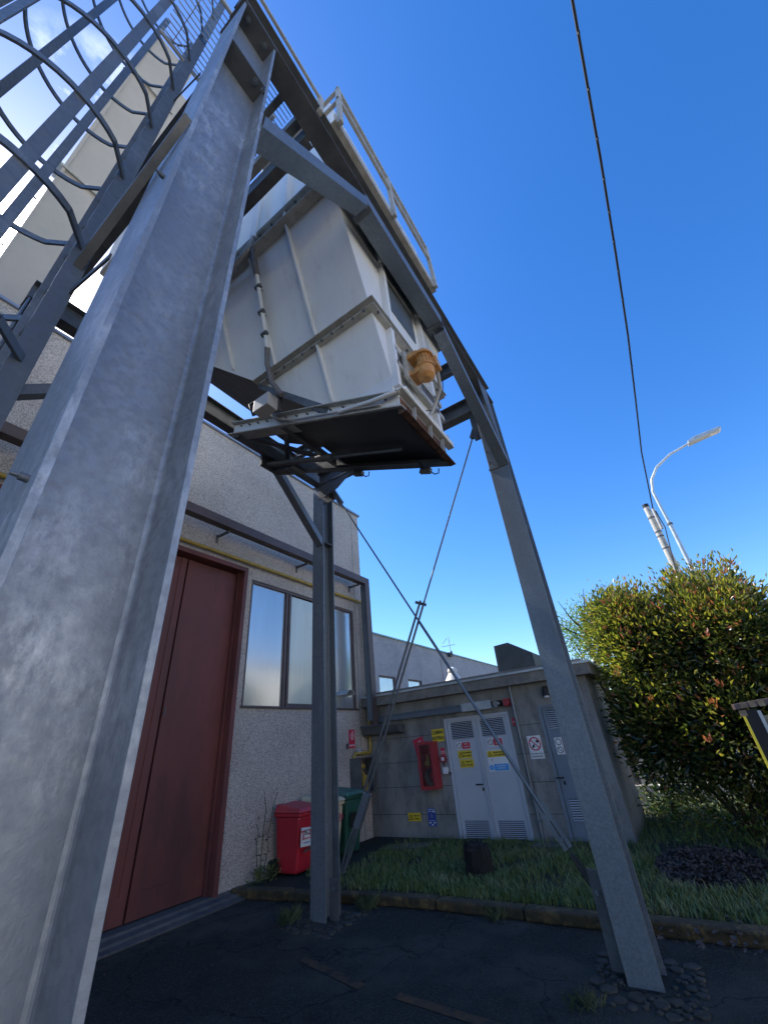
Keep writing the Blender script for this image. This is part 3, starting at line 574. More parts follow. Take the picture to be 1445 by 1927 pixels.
# fire hose cabinet
fc = thing('fire_hose_cabinet', (KXF,4.42,.80), 'red glass fronted fire hose cabinet on the concrete wall', 'hose cabinet')
c = MB(); y0, y1, z0, z1 = 4.26, 4.60, .83, 1.61; xa, xb = X0-.24, X0
c.box(xa,y0,z0,xb,y0+.02,z1).box(xa,y1-.02,z0,xb,y1,z1).box(xa,y0+.02,z0,xb,y1-.02,z0+.02).box(xa,y0+.02,z1-.02,xb,y1-.02,z1).box(xb-.01,y0+.02,z0+.02,xb,y1-.02,z1-.02)
e = .055; c.box(xa-.012,y0-.003,z0-.003,xa-.001,y0+e,z1+.003).box(xa-.012,y1-e,z0-.003,xa-.001,y1+.003,z1+.003).box(xa-.012,y0+e,z0-.003,xa-.001,y1-e,z0+e).box(xa-.012,y0+e,z1-e,xa-.001,y1-e,z1+.003)
c.build('casing','redcab',fc,.003)
MB().box(xa+.02,y0+.03,1.38,xb-.02,y1-.03,1.395).build('shelf','redcab',fc)
hz = MB()
for k in range(4): hz.tube([(xa+.10+.018*k,4.43+.095*math.cos(t*.3142)*(1-.06*k),1.02+.125*math.sin(t*.3142)*(1-.06*k)) for t in range(21)],.014,6)
hz.build('hose','darkhose',fc)
MB().cyl((xa+.05,4.43,1.24),(xb-.01,4.43,1.24),.04,10).tube([(xa+.06,4.50,1.22),(xa+.05,4.46,1.28),(xa+.05,4.40,1.28),(xa+.06,4.36,1.22)],.012,6).cyl((xa+.09,4.43,1.24),(xa+.09,4.43,1.38),.025,8).build('valve','yellow',fc)
gl = MB().box(xa-.006,y0+e,z0+e,xa-.004,y1-e,z1-e).build('glass_panel','glassdark',fc)
gm = MT['glassdark'].copy(); gm.name = 'clear_panel'; gm.node_tree.nodes['Principled BSDF'].inputs['Transmission Weight'].default_value = 1.; gm.node_tree.nodes['Principled BSDF'].inputs['Metallic'].default_value = 0
gm.node_tree.nodes['Principled BSDF'].inputs['IOR'].default_value = 1.1; gm.node_tree.nodes['Principled BSDF'].inputs['Roughness'].default_value = 0
for l_ in list(gm.node_tree.links):
    if l_.to_socket.name == 'Base Color': gm.node_tree.links.remove(l_)
gm.node_tree.nodes['Principled BSDF'].inputs['Base Color'].default_value = (.85,.8,.8,1); gl.data.materials[0] = gm; MT['clear'] = gm

# tray on cabin wall, horn lamp, bulkhead light, drain pipe, awning box
tr = thing('cable_tray', (X0,4.3,2.1), 'perforated blue grey cable tray fixed under the cabin eaves', 'cable tray')
tb = MB().box(X0-.14,3.55,2.06,X0-.13,TY+.1,2.18).box(X0-.13,3.55,2.06,X0-.01,TY+.1,2.07).build('perforated_run','bluegrey',tr)
MB().box(X0-.15,2.95,2.05,X0-.14,3.56,2.19).box(X0-.14,2.95,2.05,X0,3.56,2.06).box(X0-.14,2.95,2.18,X0,3.56,2.19).build('cover','lamp',tr)
MB().box(X0-.145,3.60,2.135,X0-.141,TY+.1,2.16).build('slotted_edge','perf_y',tr)
hl = thing('horn_siren', (X0-.1,2.82,2.08), 'small metal horn at the end of the cable tray above the double door', 'horn')
MB().tube([(X0-.06,2.82,2.12),(X0-.12,2.84,2.12),(X0-.17,2.86,2.10)],[.02,.03,.055],12).build('bell','lamp',hl); MB().box(X0-.08,2.78,2.07,X0,2.86,2.17).build('base','rubber',hl)
rs = MB().cyl((X0,2.68,2.12),(X0-.10,2.68,2.12),.06,12).box(X0-.03,2.61,2.05,X0-.001,2.75,2.19); tag(rs.build('siren_lamp','redcab',bevel=.004),'dark red round siren under the eaves beside the drain pipe','siren')
bl = thing('bulkhead_lamp', (X0,1.93,2.1), 'small dark wall lamp under the cabin eaves above the dark door', 'wall lamp')
MB().box(X0-.05,1.89,2.20,X0,1.97,2.30).tube([(X0-.07,1.93,2.26),(X0-.08,1.93,2.20),(X0-.08,1.93,2.14)],[.035,.055,.06],12).build('housing','rubber',bl)
MB().cyl((X0-.08,1.93,2.139),(X0-.08,1.93,2.11),.045,12).build('lens','white',bl)
dp = MB().cyl((X0-.06,2.565,.0),(X0-.06,2.565,2.38),.028,12).box(X0-.09,2.53,.33,X0,2.60,.36).box(X0-.09,2.53,1.35,X0,2.60,1.375); tag(dp.build('drain_pipe','galv'),'thin grey metal drain pipe between the double door and the white sign','pipe')
aw = thing('awning_box', (X0-.2,5.4,1.8), 'dark metal box under the tray where the cable duct meets the cabin', 'metal box')
MB().ext([(X0-.30,4.98,1.98),(X0-.001,4.98,1.98),(X0-.001,4.98,1.80),(X0-.24,4.98,1.84)],(0,.9,0)).build('casing','galv_dark',aw,.006)
MB().box(X0-.34,5.45,1.99,X0-.02,5.9,2.01).build('flange','bluegrey',aw)

# ---------------------------------------------------------------- wheelie bins
def bin_(x0, y1, w_, d_, H, mb_, ml_, label, logo=True, plate_=False):
    y0 = y1-d_; t = thing('wheelie_bin', (x0+w_/2,(y0+y1)/2,.075), label, 'bin', 'wheelie bins along the roughcast wall'); i = .055
    z0 = .10; zt = .075+H*.88
    b = MB(); bot = [(x0+i,y0+i+.05,z0),(x0+w_-i,y0+i+.05,z0),(x0+w_-i,y1-.05,z0),(x0+i,y1-.05,z0)]; top = [(x0+.01,y0+.02,zt),(x0+w_-.01,y0+.02,zt),(x0+w_-.01,y1-.03,zt),(x0+.01,y1-.03,zt)]
    b.add(bot+top,[(0,3,2,1),(4,5,6,7),(0,1,5,4),(1,2,6,5),(2,3,7,6),(3,0,4,7)])
    body = b.build('body', mb_, t, .03)
    MB().box(x0-.005,y0,zt,x0+w_+.005,y1-.01,zt+.05).build('rim', mb_, t, .015)
    l_ = MB(); zl = zt+.052
    l_.add([(x0-.015,y0-.03,zl),(x0+w_+.015,y0-.03,zl),(x0+w_+.015,y1+.0,zl),(x0-.015,y1+.0,zl),(x0+.02,y0+.02,zl+.055),(x0+w_-.02,y0+.02,zl+.055),(x0+w_-.02,y1-.05,zl+.11),(x0+.02,y1-.05,zl+.11)],[(0,3,2,1),(4,5,6,7),(0,1,5,4),(1,2,6,5),(2,3,7,6),(3,0,4,7)])
    lid = l_.build('lid', ml_, t, .018)
    MB().cyl((x0+.05,y1-.01,zl+.09),(x0+w_*.35,y1-.01,zl+.09),.018,8).cyl((x0+w_*.65,y1-.01,zl+.09),(x0+w_-.05,y1-.01,zl+.09),.018,8).build('handle', ml_, t)
    for xx in (x0-.02, x0+w_-.03): MB().cyl((xx,y1-.02,.175),(xx+.05,y1-.02,.175),.10,18).build('wheel','rubber',t)
    return t, (x0,y0,zt), body
BY = WY-.06
t, c0, bd = bin_(5.49,BY,.50,.56,.80,'redbin','redlid','red wheelie bin with white sticker, half behind the steel column')
def logo(t, x, y, z):
    fr = quadplate(x,y,z,0,0,'Y'); tl = R_(-4)
    X = Vector((1,0,0)); Z = Vector((0,.07,1)).normalized(); P = Vector((x,y,z))
    text('T','redp',.13,P+X*-.125-Z*.01,X,Z,t); text('EC','ink',.085,P+X*-.045+Z*.012,X,Z,t); text('N','redp',.11,P+X*.045,X,Z,t); text('O','ink',.085,P+X*.12,X,Z,t)
    MB().ext([P+X*-.15-Z*.062,P+X*.05-Z*.062,P+X*.06-Z*.05,P+X*-.15-Z*.05],(0,-.001,0)).build('underline','redp',t)
sk = MB().ext([(5.525,BY-.55,.42),(5.86,BY-.55,.40),(5.86,BY-.562,.62),(5.525,BY-.562,.65)],(0,-.002,0)).build('sticker','white',t)
logo(t,5.69,BY-.567,.565); text('via Lavoro 12','blue',.022,(5.65,BY-.557,.46),(1,0,0),(0,.05,1),t)
MB().ext([(5.60,BY-.545,.34),(5.78,BY-.548,.375),(5.78,BY-.55,.40),(5.60,BY-.548,.37)],(0,-.002,0)).build('label_scrap','slab',t)
t, c0, bd = bin_(6.04,BY,.48,.60,.84,'beigebin','beigebin','beige wheelie bin between the red bin and the green bin')
logo(t,6.36,BY-.606,.66)
t, c0, bd = bin_(6.63,BY+.02,.50,.58,.88,'greenbin','greenlid','dark green wheelie bin below the gas meter box')
MB().ext([(6.72,BY-.545,.45),(7.03,BY-.545,.45),(7.03,BY-.562,.66),(6.72,BY-.562,.66)],(0,-.002,0)).build('recessed_panel','rubber',t)

# ---------------------------------------------------------------- steel frame
S = thing('steel_support_frame', (2.4,2.4,0), 'tall galvanised steel frame of four columns carrying the silo', 'steel frame')
def icol(xc, yc, z0, z1, dp=.26, fw=.23, tf=.016, tw=.010, m='galv', X=(1,0,0)):
    b = MB(); h_ = dp/2; f = fw/2; r = .012
    for sx in (-1,1): b.box(xc+sx*h_,yc-f,z0,xc+sx*(h_-tf),yc+f,z1)
    b.box(xc-h_+tf,yc-tw/2,z0,xc+h_-tf,yc+tw/2,z1)
    # root fillets between web and flanges
    for sx in (-1,1):
        for sy in (-1,1):
            xa_ = xc+sx*(h_-tf); ya_ = yc+sy*tw/2
            P = [(xa_,ya_,z0)]+[(xa_-sx*r*(1-math.cos(a*math.pi/8)), ya_+sy*r*(1-math.sin(a*math.pi/8)), z0) for a in range(5)]
            P = [(xa_,ya_,z0),(xa_-sx*r,ya_,z0),(xa_-sx*r*.45,ya_+sy*r*.2,z0),(xa_-sx*r*.2,ya_+sy*r*.45,z0),(xa_,ya_+sy*r,z0)]
            b.ext(P,(0,0,z1-z0))
    return b.build('column', m, S, .0025)
ZC = 5.77
AX, AY = .275, .872; CX_, CY_ = 4.44, .872; BX_, BY_ = 4.66, 4.10; DX_, DY_ = .275, 4.10
icol(AX,AY,0,ZC,m='galv_big'); icol(CX_,CY_,0,ZC); icol(BX_,BY_,0,ZC); icol(DX_,DY_,0,ZC)
def stiff(xc, yc, z, sy=-1, m='galv_dark'):
    y0_ = yc+sy*.005; return box('stiffener', m, (xc-.113,y0_,z), (xc+.113,yc+sy*.113,z+.012), S)
for zz in (4.93,): stiff(AX,AY,zz); 
stiff(BX_,BY_,4.62)
stiff(CX_,CY_,4.5,1)
for (x_,y_) in ((AX,AY),(CX_,CY_),(BX_,BY_),(DX_,DY_)):
    box('cap_plate','galv_dark',(x_-.14,y_-.125,ZC+.001),(x_+.14,y_+.125,ZC+.016),S)
def ibeam(p, q, h_=.30, w_=.15, tf=.012, tw=.008, name='beam', m='galv_dark', up=(0,0,1)):
    p = Vector(p); q = Vector(q); d = (q-p).normalized(); U = Vector(up); A = d.cross(U).normalized(); w2 = w_/2; t2 = tw/2
    poly = [(-w2,0),(w2,0),(w2,tf),(t2,tf),(t2,h_-tf),(w2,h_-tf),(w2,h_),(-w2,h_),(-w2,h_-tf),(-t2,h_-tf),(-t2,tf),(-w2,tf)]
    return MB().sec(p,q,poly,A,U).build(name, m, S)
ZB = ZC+.018
ibeam((.13,.822,ZB),(4.58,.822,ZB))                 # front main beam
ibeam((.13,4.10,ZB),(4.82,4.10,ZB))                 # rear main beam
ibeam((CX_+.02,.90,5.66),(CX_+.02,4.0,5.66),h_=.27,name='beam',m='galv_dark')
ibeam((AX,.99,5.45),(AX,4.0,5.45),h_=.27)
def chan(p, q, d_, w_, t_=.008, side=1, name='channel', m='galv', up=(0,0,1)):
    p = Vector(p); q = Vector(q); A = (q-p).normalized().cross(Vector(up)).normalized()*side
    poly = [(0,0),(w_,0),(w_,t_),(t_,t_),(t_,d_-t_),(w_,d_-t_),(w_,d_),(0,d_)]
    return MB().sec(p,q,poly,A,up).build(name, m, S)
chan((.84,.90,5.76),(.84,4.02,5.76),.20,.085,side=1,name='cross_beam')       # silo cross beams
MB().box(.845,.90,5.755,.925,4.02,5.762).build('cross_beam_shade','galv_dark',S)  # dark sheet painting the channel's shaded underside
chan((3.86,.90,5.90),(3.86,4.02,5.90),.20,.085,side=-1,name='cross_beam')
# knee braces and strut under the front beam, pairs of channels with bolted end plates
def brace(p, q, w_=.13, h_=.10, m='galv'):
    p = Vector(p); q = Vector(q); d = (q-p).normalized(); side = d.cross(Vector((0,0,1))).normalized(); n_ = side.cross(d)
    t_ = .008; poly = [(-w_/2,-h_/2),(w_/2,-h_/2),(w_/2,h_/2),(w_/2-t_,h_/2),(w_/2-t_,-h_/2+t_),(-w_/2+t_,-h_/2+t_),(-w_/2+t_,h_/2),(-w_/2,h_/2)]
    c_ = math.sqrt(d.x*d.x+d.y*d.y); U = Vector((0,0,1))/max(c_,.3)
    return MB().sec(p,q,poly,side,U).build('knee_brace', m, S)
def bolt(p, n_=(0,0,-1), r=.016, parent=None, m='galv'):
    p = Vector(p); n_ = Vector(n_); return MB().tube([p,p+n_*.014],r,6).tube([p+n_*.014,p+n_*.026],r*.55,6).build('bolt', m, parent or S)
brace((.407,.80,4.40),(1.42,.80,5.60)); brace((4.31,.80,4.56),(2.86,.80,5.56))
brace((4.52,4.06,4.62),(3.45,4.06,5.62)); brace((.42,4.10,4.72),(1.45,4.10,5.68))
MB().bar((.128,.765,3.66),(.105,1.24,3.12),.028,.036).build('ladder_stay','galv_dark',S)
MB().box(1.42,.74,5.60,2.86,.90,5.612).box(1.42,.74,5.612,2.86,.75,5.76).box(1.42,.89,5.612,2.86,.90,5.76).build('tie_channel','galv',S)
for x_ in (1.38,2.80):
    box('splice_plate','galv_dark',(x_,.735,5.585),(x_+.12,.915,5.598),S)
    for a in (.76,.88): bolt((x_+.06,a,5.585))
for a in (-.07,.07): bolt((AX+a,.80,ZC-.0),(0,0,-1),.018)
for a in (.785,): bolt((AX+.06,a,4.93),(0,0,-1),.018); bolt((AX+.10,.77,4.84),(0,-1,0),.013)
bolt((.145,.80,3.25),(-1,0,0),.008); bolt((.145,.80,2.05),(-1,0,0),.008)
# splice on front right column + gussets
MB().box(4.295,.752,4.50,4.309,.992,4.53).build('splice_plate','galv_dark',S)
MB().ext([(4.30,.757,5.76),(4.30,.757,4.75),(4.20,.757,4.90),(3.98,.757,5.60),(3.98,.757,5.76)],(0,-.008,0)).build('gusset','galv_dark',S)
for z_, y_ in ((4.62,.78),(4.62,.96),(4.80,.96),(4.80,.78)): bolt((4.309,y_,z_),(-1,0,0),.014)
MB().ext([(4.4,3.97,5.66),(4.4,3.2,5.66),(4.4,3.55,5.44),(4.4,3.97,5.36)],(.01,0,0)).build('gusset','galv_dark',S)
MB().box(4.53,3.70,5.34,4.545,3.985,5.66).build('gusset','galv_dark',S); MB().box(4.43,1.0,5.15,4.445,1.10,5.62).build('gusset','galv_dark',S)
MB().box(4.60,3.86,.01,4.612,3.985,.36).build('gusset','galv_dark',S); bolt((4.60,3.92,.27),(-1,0,0),.02)
MB().box(4.44,.995,.02,4.455,1.10,.60).build('gusset','galv_dark',S); bolt((4.44,1.06,.46),(-1,0,0),.018)
# tie rods
def yz(y0_,z0_,y1_,z1_,k): return (y0_+(y1_-y0_)*k, z0_+(z1_-z0_)*k)
RX = 4.42
def rod(P, Q, r, name='tie_rod'): return MB().cyl(P,Q,r,8).build(name,'rod',S)
P1 = Vector((4.5,1.07,5.42)); Q1 = Vector((4.52,3.69,.46))
d1 = (Q1-P1)
rod(P1+d1*.02, P1+d1*.48, .011); rod(P1+d1*.455, P1+d1*.86, .015); rod(P1+d1*.455+Vector((0,.055,.02)), P1+d1*.86+Vector((0,.05,.02)), .015)
MB().bar(P1+d1*.462+Vector((0,-.03,-.02)), P1+d1*.462+Vector((0,.11,.05)),.03,.035).build('clamp','galv_dark',S)
MB().bar(P1+d1*-.035,P1+d1*.03,.06,.07).build('rod_end','galv_dark',S)
MB().bar(P1+d1*.862+Vector((0,.015,0)),P1+d1*.925+Vector((0,.02,0)),.012,.085,(0,1,0)).bar(P1+d1*.862+Vector((.04,.015,0)),P1+d1*.925+Vector((.04,.02,0)),.012,.085,(0,1,0)).build('rod_end','galv',S)
tbk = P1+d1*.925+Vector((0,.02,0)); tbe = Q1+Vector((0,.03,-.03)); dd = tbe-tbk
MB().tube([tbk+Vector((0,.03,0)),tbk+dd*.5+Vector((0,.05,.01)),tbe+Vector((0,.03,0))],.012,6).tube([tbk+Vector((0,-.03,0)),tbk+dd*.5+Vector((0,-.03,-.01)),tbe+Vector((0,-.01,0))],.012,6).tube([tbk,tbe],.010,6).build('turnbuckle','rod',S)
P2 = Vector((4.52,3.70,5.44)); Q2 = Vector((4.46,1.04,.41)); d2 = Q2-P2
MB().bar(P2+d2*-.02,P2+d2*.05,.06,.075).build('rod_end','galv',S)
rod(P2+d2*.045,P2+d2*.50,.012); rod(P2+d2*.50,P2+d2*.89,.017)
MB().bar(P2+d2*.872,P2+d2*.938,.012,.085,(0,1,0)).build('rod_end','galv',S); bolt(P2+d2*.925+Vector((-.015,0,0)),(-1,0,0),.02)
ta = P2+d2*.945; MB().tube([ta+Vector((0,.018,.0)),Q2+Vector((0,.018,0))],.012,6).tube([ta-Vector((0,.018,.0)),Q2-Vector((0,.018,0))],.012,6).tube([P2+d2*.90,Q2],.009,6).build('turnbuckle','black',S)

# ---------------------------------------------------------------- silo hopper
H = thing('hopper_silo', (2.35,2.4,3.7), 'white painted steel silo hopper hanging in the galvanised frame', 'silo')
XM = 2.35
def hw(z): return 1.05-.34*(6.05-z)
def ym(z): return 1.59+(z-4.12)/.879
def ring_(z, y0_=1.0): return [(XM-hw(z),y0_,z),(XM+hw(z),y0_,z),(XM+hw(z),ym(z),z),(XM-hw(z),ym(z),z)]
a = ring_(4.12); b = ring_(6.05)
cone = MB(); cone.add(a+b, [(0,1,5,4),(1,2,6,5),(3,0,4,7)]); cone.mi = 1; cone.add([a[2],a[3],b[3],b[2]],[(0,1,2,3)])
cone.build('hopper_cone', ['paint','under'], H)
gz = lambda y_: 3.80+(y_-.95)*.433
ol = MB().add([(1.956,1.0,4.12),(2.744,1.0,4.12),(2.744,1.59,4.12),(1.956,1.59,4.12),(1.956,1.0,gz(1.0)),(2.744,1.0,gz(1.0)),(2.744,1.59,gz(1.59)),(1.956,1.59,gz(1.59))],[(0,4,5,1),(1,5,6,2),(2,6,7,3),(3,7,4,0)])
ol.build('outlet','paint',H)
YB = ym(6.05)
MB().box(XM-1.05,1.0,6.06,XM+1.05,YB,8.3).build('silo_body','paint',H)
def frame(z, o_, t_, yb, x0, x1, y0_, m='paint_dirty', name='flange', hgt=.0, w_=.07):
    b = MB(); b.box(x0-w_,y0_-w_,z,x0,yb,z+t_).box(x1,y0_-w_,z,x1+w_,yb,z+t_).box(x0,y0_-w_,z,x1,y0_,z+t_); return b
h0 = hw(4.77)
frame(4.76,0,.010,ym(4.77)+.03,XM-h0,XM+h0,1.0,w_=.07).build('flange','paint_dirty',H)
frame(4.705,0,.010,ym(4.70)+.03,XM-hw(4.71),XM+hw(4.71),1.0,w_=.06).build('flange','paint_dirty',H)
frame(6.03,0,.012,YB,XM-1.05,XM+1.05,1.0,w_=.10).build('flange','paint_dirty',H)
frame(6.045,0,.14,YB,XM-1.05,XM+1.05,1.0,w_=.035).build('stiffening_band','paint',H)
frame(6.24,0,.010,YB,XM-1.05,XM+1.05,1.0,w_=.09).build('flange','paint_dirty',H)
frame(6.28,0,.010,YB,XM-1.05,XM+1.05,1.0,w_=.09).build('flange','paint_dirty',H)
for y_ in (1.2,1.42,1.75,1.92,2.25,2.6,2.95,3.3): bolt((XM-1.11,y_,6.24),parent=H,r=.015,m='galv_dark')
# ribs on the sloping face
for y_ in (1.56,2.08,2.62,3.16):
    zb = 4.12+max(0,(y_-1.59))*.879+.05
    for (za, zb_) in ((max(zb,4.775),6.02),(zb,4.70)):
        if zb_-za < .12: continue
        P = (XM-hw(zb_),y_,zb_); Q = (XM-hw(za),y_,za)
        MB().ext([P,(P[0]-.055,y_,P[2]),(Q[0]-.055,y_,Q[2]+.035),(Q[0]-.03,y_,Q[2]),Q],(0,.016,0)).build('rib','paint',H)
for y_ in (1.56,2.08,2.62,3.16):
    MB().box(XM-1.12,y_,6.30,XM-1.05,y_+.016,8.2).box(XM-1.12,y_,6.06,XM-1.085,y_+.016,6.24).build('rib','paint',H)
for i in range(12):
    y_ = 1.04+i*.115; bolt((XM-h0-.035,y_,4.705),parent=H,r=.011,m='galv_dark')
for x_ in (XM-h0+.05,XM-.35,XM-.1,XM+.2,XM+.5): bolt((x_,.955,4.705),parent=H,r=.011,m='galv_dark')
# ribs, panel and vibrator rails on the -Y face
for x_ in (1.97,2.70):
    MB().box(x_,.945,4.775,x_+.05,1.0,6.02).build('rib','paint',H)
    MB().box(x_-.01,.945,4.0,x_+.04,1.0,4.70).build('rib','paint',H)
MB().box(2.08,.988,5.20,2.60,.999,5.66).build('dark_panel','bluegrey',H)
for z_ in (4.44,4.26):
    MB().box(1.99,.945,z_,2.85,.955,z_+.06).box(1.99,.955,z_,2.85,1.0,z_+.008).build('vibrator_rail','paint_dirty',H)
MB().box(2.0,.955,4.34,2.8,.999,4.43).build('rail_recess_shade','under',H)  # dark slab painting the shaded inside of the rail channel
vb = MB().box(2.08,.92,4.18,2.34,.944,4.50).build('vibrator_mount','paint_dirty',H)
v = MB(); cx, cy = 2.20,.80
v.tube([(cx,cy,4.425),(cx,cy,4.47),(cx,cy,4.49)],[.078,.066,.025],20).cyl((cx,cy,4.29),(cx,cy,4.425),.062,20).tube([(cx,cy,4.165),(cx,cy,4.19),(cx,cy,4.29)],[.03,.07,.078],20).cyl((cx,cy,4.275),(cx,cy,4.292),.086,20).cyl((cx,cy,4.415),(cx,cy,4.43),.086,20)
v.box(cx-.07,cy+.02,4.225,cx+.07,.93,4.275).box(cx-.07,cy+.02,4.43,cx+.07,.93,4.48)
for k in range(9):
    a_ = math.pi+k*math.pi/8; v.bar((cx+.064*math.cos(a_),cy+.064*math.sin(a_),4.295),(cx+.064*math.cos(a_),cy+.064*math.sin(a_),4.41),.006,.016,(math.cos(a_),math.sin(a_),0))
vo = v.build('vibrator_motor','orange',H,.004)
MB().box(cx+.03,cy-.10,4.31,cx+.125,cy-.03,4.425).build('terminal_box','orange',vo,.006)
MB().box(cx+.045,cy-.103,4.33,cx+.105,cy-.1015,4.405).build('rating_plate','lamp',vo)
MB().tube([(cx+.11,cy-.06,4.31),(cx+.22,cy-.02,4.230),(cx+.26,cy+.08,4.110),(cx+.22,cy+.14,3.970),(cx+.20,cy+.15,3.870)],.017,8).build('flexible_hose','hose',vo)
MB().tube([(cx+.15,cy-.10,4.350),(cx+.28,cy-.02,4.270),(cx+.28,cy+.08,4.080),(cx+.16,cy+.13,4.010)],.004,5).build('cable','rubber',vo)
# conduit on -Y face right side
MB().tube([(2.83,.95,4.06),(2.83,.95,3.98),(2.80,.94,gz(.95)+.10)],.016,8).build('conduit','hose',H)
# conduit down the -X face
def fx(z, d=.07): return XM-hw(z)-d
MB().tube([(XM-1.14,1.98,8.0),(XM-1.14,1.98,6.20)],.03,10).build('conduit','paint',H)
MB().tube([(XM-1.14,1.98,6.22),(XM-1.16,2.02,6.0),(XM-1.15,2.20,5.95),(XM-1.16,2.6,6.0),(XM-1.18,3.2,6.06)],.028,8).build('conduit','hose',H)
MB().tube([(XM-1.14,1.98,6.22),(fx(6.05),2.0,6.0),(fx(5.75),2.02,5.75)],.030,8).build('conduit','darkhose',H)
MB().tube([(fx(5.78),2.02,5.78),(fx(4.95),2.10,4.98)],.022,10).tube([(fx(5.05),2.09,5.05),(fx(4.95),2.10,4.97)],.027,10).build('conduit','paint',H)
MB().tube([(fx(4.97),2.10,4.98),(fx(4.80,.10),2.11,4.78),(fx(4.6,.12),2.08,4.55),(fx(4.45,.13),1.98,4.36)],.024,10).build('conduit','darkhose',H)
for z_ in (5.62,5.35,5.12): MB().tube([(fx(z_,.02),2.03+(5.75-z_)*.1,z_),(fx(z_,.085),2.03+(5.75-z_)*.1,z_)],.012,6).tube([(fx(z_,.07),1.995+(5.75-z_)*.1,z_),(fx(z_,.07),2.06+(5.75-z_)*.1,z_)],.026,8).build('clip','galv_dark',H)
# gate frame below (inclined)
def gp_(x, y_, o=0): return (x,y_,gz(y_)+o)
GX0, GX1, GY0, GY1 = 1.93, 2.72, .95, 2.95
def inc(x0,x1,y0_,y1_,o0,o1): return MB().ext([gp_(x0,y0_,o0),gp_(x0,y1_,o0),gp_(x0,y1_,o1),gp_(x0,y0_,o1)],(x1-x0,0,0))
G = H
inc(GX0-.05,GX0,GY0-.02,GY1,.055,.065).build('gate_frame_flange','paint_dirty',G)
inc(GX0,GX0+.01,GY0,GY1,-.05,.055).build('gate_side_plate','paint',G)
inc(GX0-.006,GX0+.13,GY0-.02,GY1+.1,-.064,-.051).build('gate_frame_flange','paint_dirty',G)
inc(GX1-.01,GX1,GY0,GY1+.10,-.10,.06).build('gate_side_plate','galv_dark',G)
inc(GX1-.02,GX1+.07,GY0,GY1+.12,-.115,-.10).build('gate_frame_flange','galv_dark',G)
inc(GX0+.02,GX1-.02,GY0+.02,2.05,-.075,-.055).build('gate_blade','black',G)
inc(GX0+.02,GX1-.02,GY0,GY0+.03,-.12,.055).build('gate_end_plate','rust',G)
MB().box(GX0-.04,GY0-.06,gz(.95)+.056,GX1+.06,GY0-.002,gz(.95)+.066).build('gate_frame_flange','paint_dirty',G)
MB().box(GX0-.0,GY0-.05,gz(.95)-.135,GX1+.04,GY0-.002,gz(.95)-.125).build('gate_frame_flange','rust',G)
for x_ in (2.08,2.34,2.56): MB().bar((x_,GY0-.03,gz(.95)-.12),(x_+.03,GY0-.03,gz(.95)+.04),.03,.008).build('gate_bracket','paint_dirty',G)
for i in range(14): bolt(gp_(GX0-.001,1.06+i*.135,.022),(-1,0,0),.010,H,'galv_dark')
inc(GX0+.02,GX1-.02,2.88,2.98,-.10,.05).build('gate_crossbar','galv_dark',G)
inc(GX0+.02,GX1-.02,2.18,2.24,-.08,-.0).build('gate_crossbar','galv_dark',G)
MB().bar(gp_(GX0+.05,2.2,-.04),gp_(GX1-.05,2.9,-.04),.05,.03).bar(gp_(GX0+.05,2.9,-.04),gp_(GX1-.05,2.2,-.04),.05,.03).build('gate_diagonal','galv_dark',G)
MB().ext([gp_(GX0+.08,2.05,-.05),gp_(GX0+.45,2.05,-.05),gp_(GX0+.30,2.45,-.05),gp_(GX0+.15,2.45,-.05)],(0,0,.01)).build('gate_gusset','under',G)
# hydraulic cylinder and motor
MB().cyl(gp_(2.45,2.98,-.17),gp_(2.45,2.1,-.14),.032,12).cyl(gp_(2.45,2.2,-.14),gp_(2.45,2.02,-.135),.04,12).build('cylinder_barrel','galv_dark',G)
MB().cyl(gp_(2.45,2.02,-.135),gp_(2.45,1.25,-.11),.015,8).build('cylinder_rod','rod',G)
MB().bar(gp_(2.50,3.02,-.22),gp_(2.50,3.02,.02),.26,.03,(0,1,0)).build('end_bracket','galv_dark',G)
MB().cyl(gp_(2.62,2.98,-.15),gp_(2.62,2.72,-.15),.065,16).cyl(gp_(2.50,2.71,-.16),gp_(2.72,2.71,-.16),.06,16).build('gate_drive','galv_dark',G)
MB().cyl(gp_(2.498,2.71,-.16),gp_(2.49,2.71,-.16),.035,14).build('gate_drive_cap','rod',G)
inc(2.64,2.74,1.2,2.3,-.15,-.12).build('gear_rack','black',G)
for y_, x_ in ((1.9,2.78),(1.15,2.78)): 
    MB().bar(gp_(x_,y_,-.16),gp_(x_,y_+.10,-.16),.04,.05).build('limit_switch','galv_dark',G)
    MB().tube([gp_(x_,y_,-.17),gp_(x_,y_-.03,-.20),gp_(x_,y_-.07,-.19),gp_(x_,y_-.08,-.14)],.006,6).build('cable','rubber',G)
# hoses around gate, junction box
MB().tube([gp_(GX0-.05,2.35,.26),gp_(GX0-.06,2.33,.10),gp_(GX0-.035,2.22,-.01),gp_(GX0-.025,2.05,-.035)],.018,8).tube([gp_(GX0-.022,2.05,-.035),gp_(GX0-.022,1.1,-.035)],.010,8).build('conduit','hose',H)
MB().tube([gp_(GX0-.022,1.5,-.035),gp_(GX0-.04,1.15,.0),gp_(GX0-.05,.98,.035),(GX0+.0,GY0-.06,gz(.95)+.085),(GX0+.15,GY0-.05,gz(.95)+.085),(GX1+.04,GY0-.05,gz(.95)+.085)],.019,8).build('conduit','paint',H)
jx, jy, jz = 1.72,2.20,4.36
MB().box(jx-.07,jy-.11,jz-.08,jx+.05,jy+.08,jz+.07).build('junction_box','beige',H,.006)
MB().tube([(jx+.1,jy+.18,jz+.32),(jx+.02,jy+.26,jz+.20),(jx+.04,jy+.22,jz+.06),(jx+.1,jy+.12,jz+.10),(jx+.12,jy+.1,jz+.26)],.014,8).build('cable_loop','rubber',H)
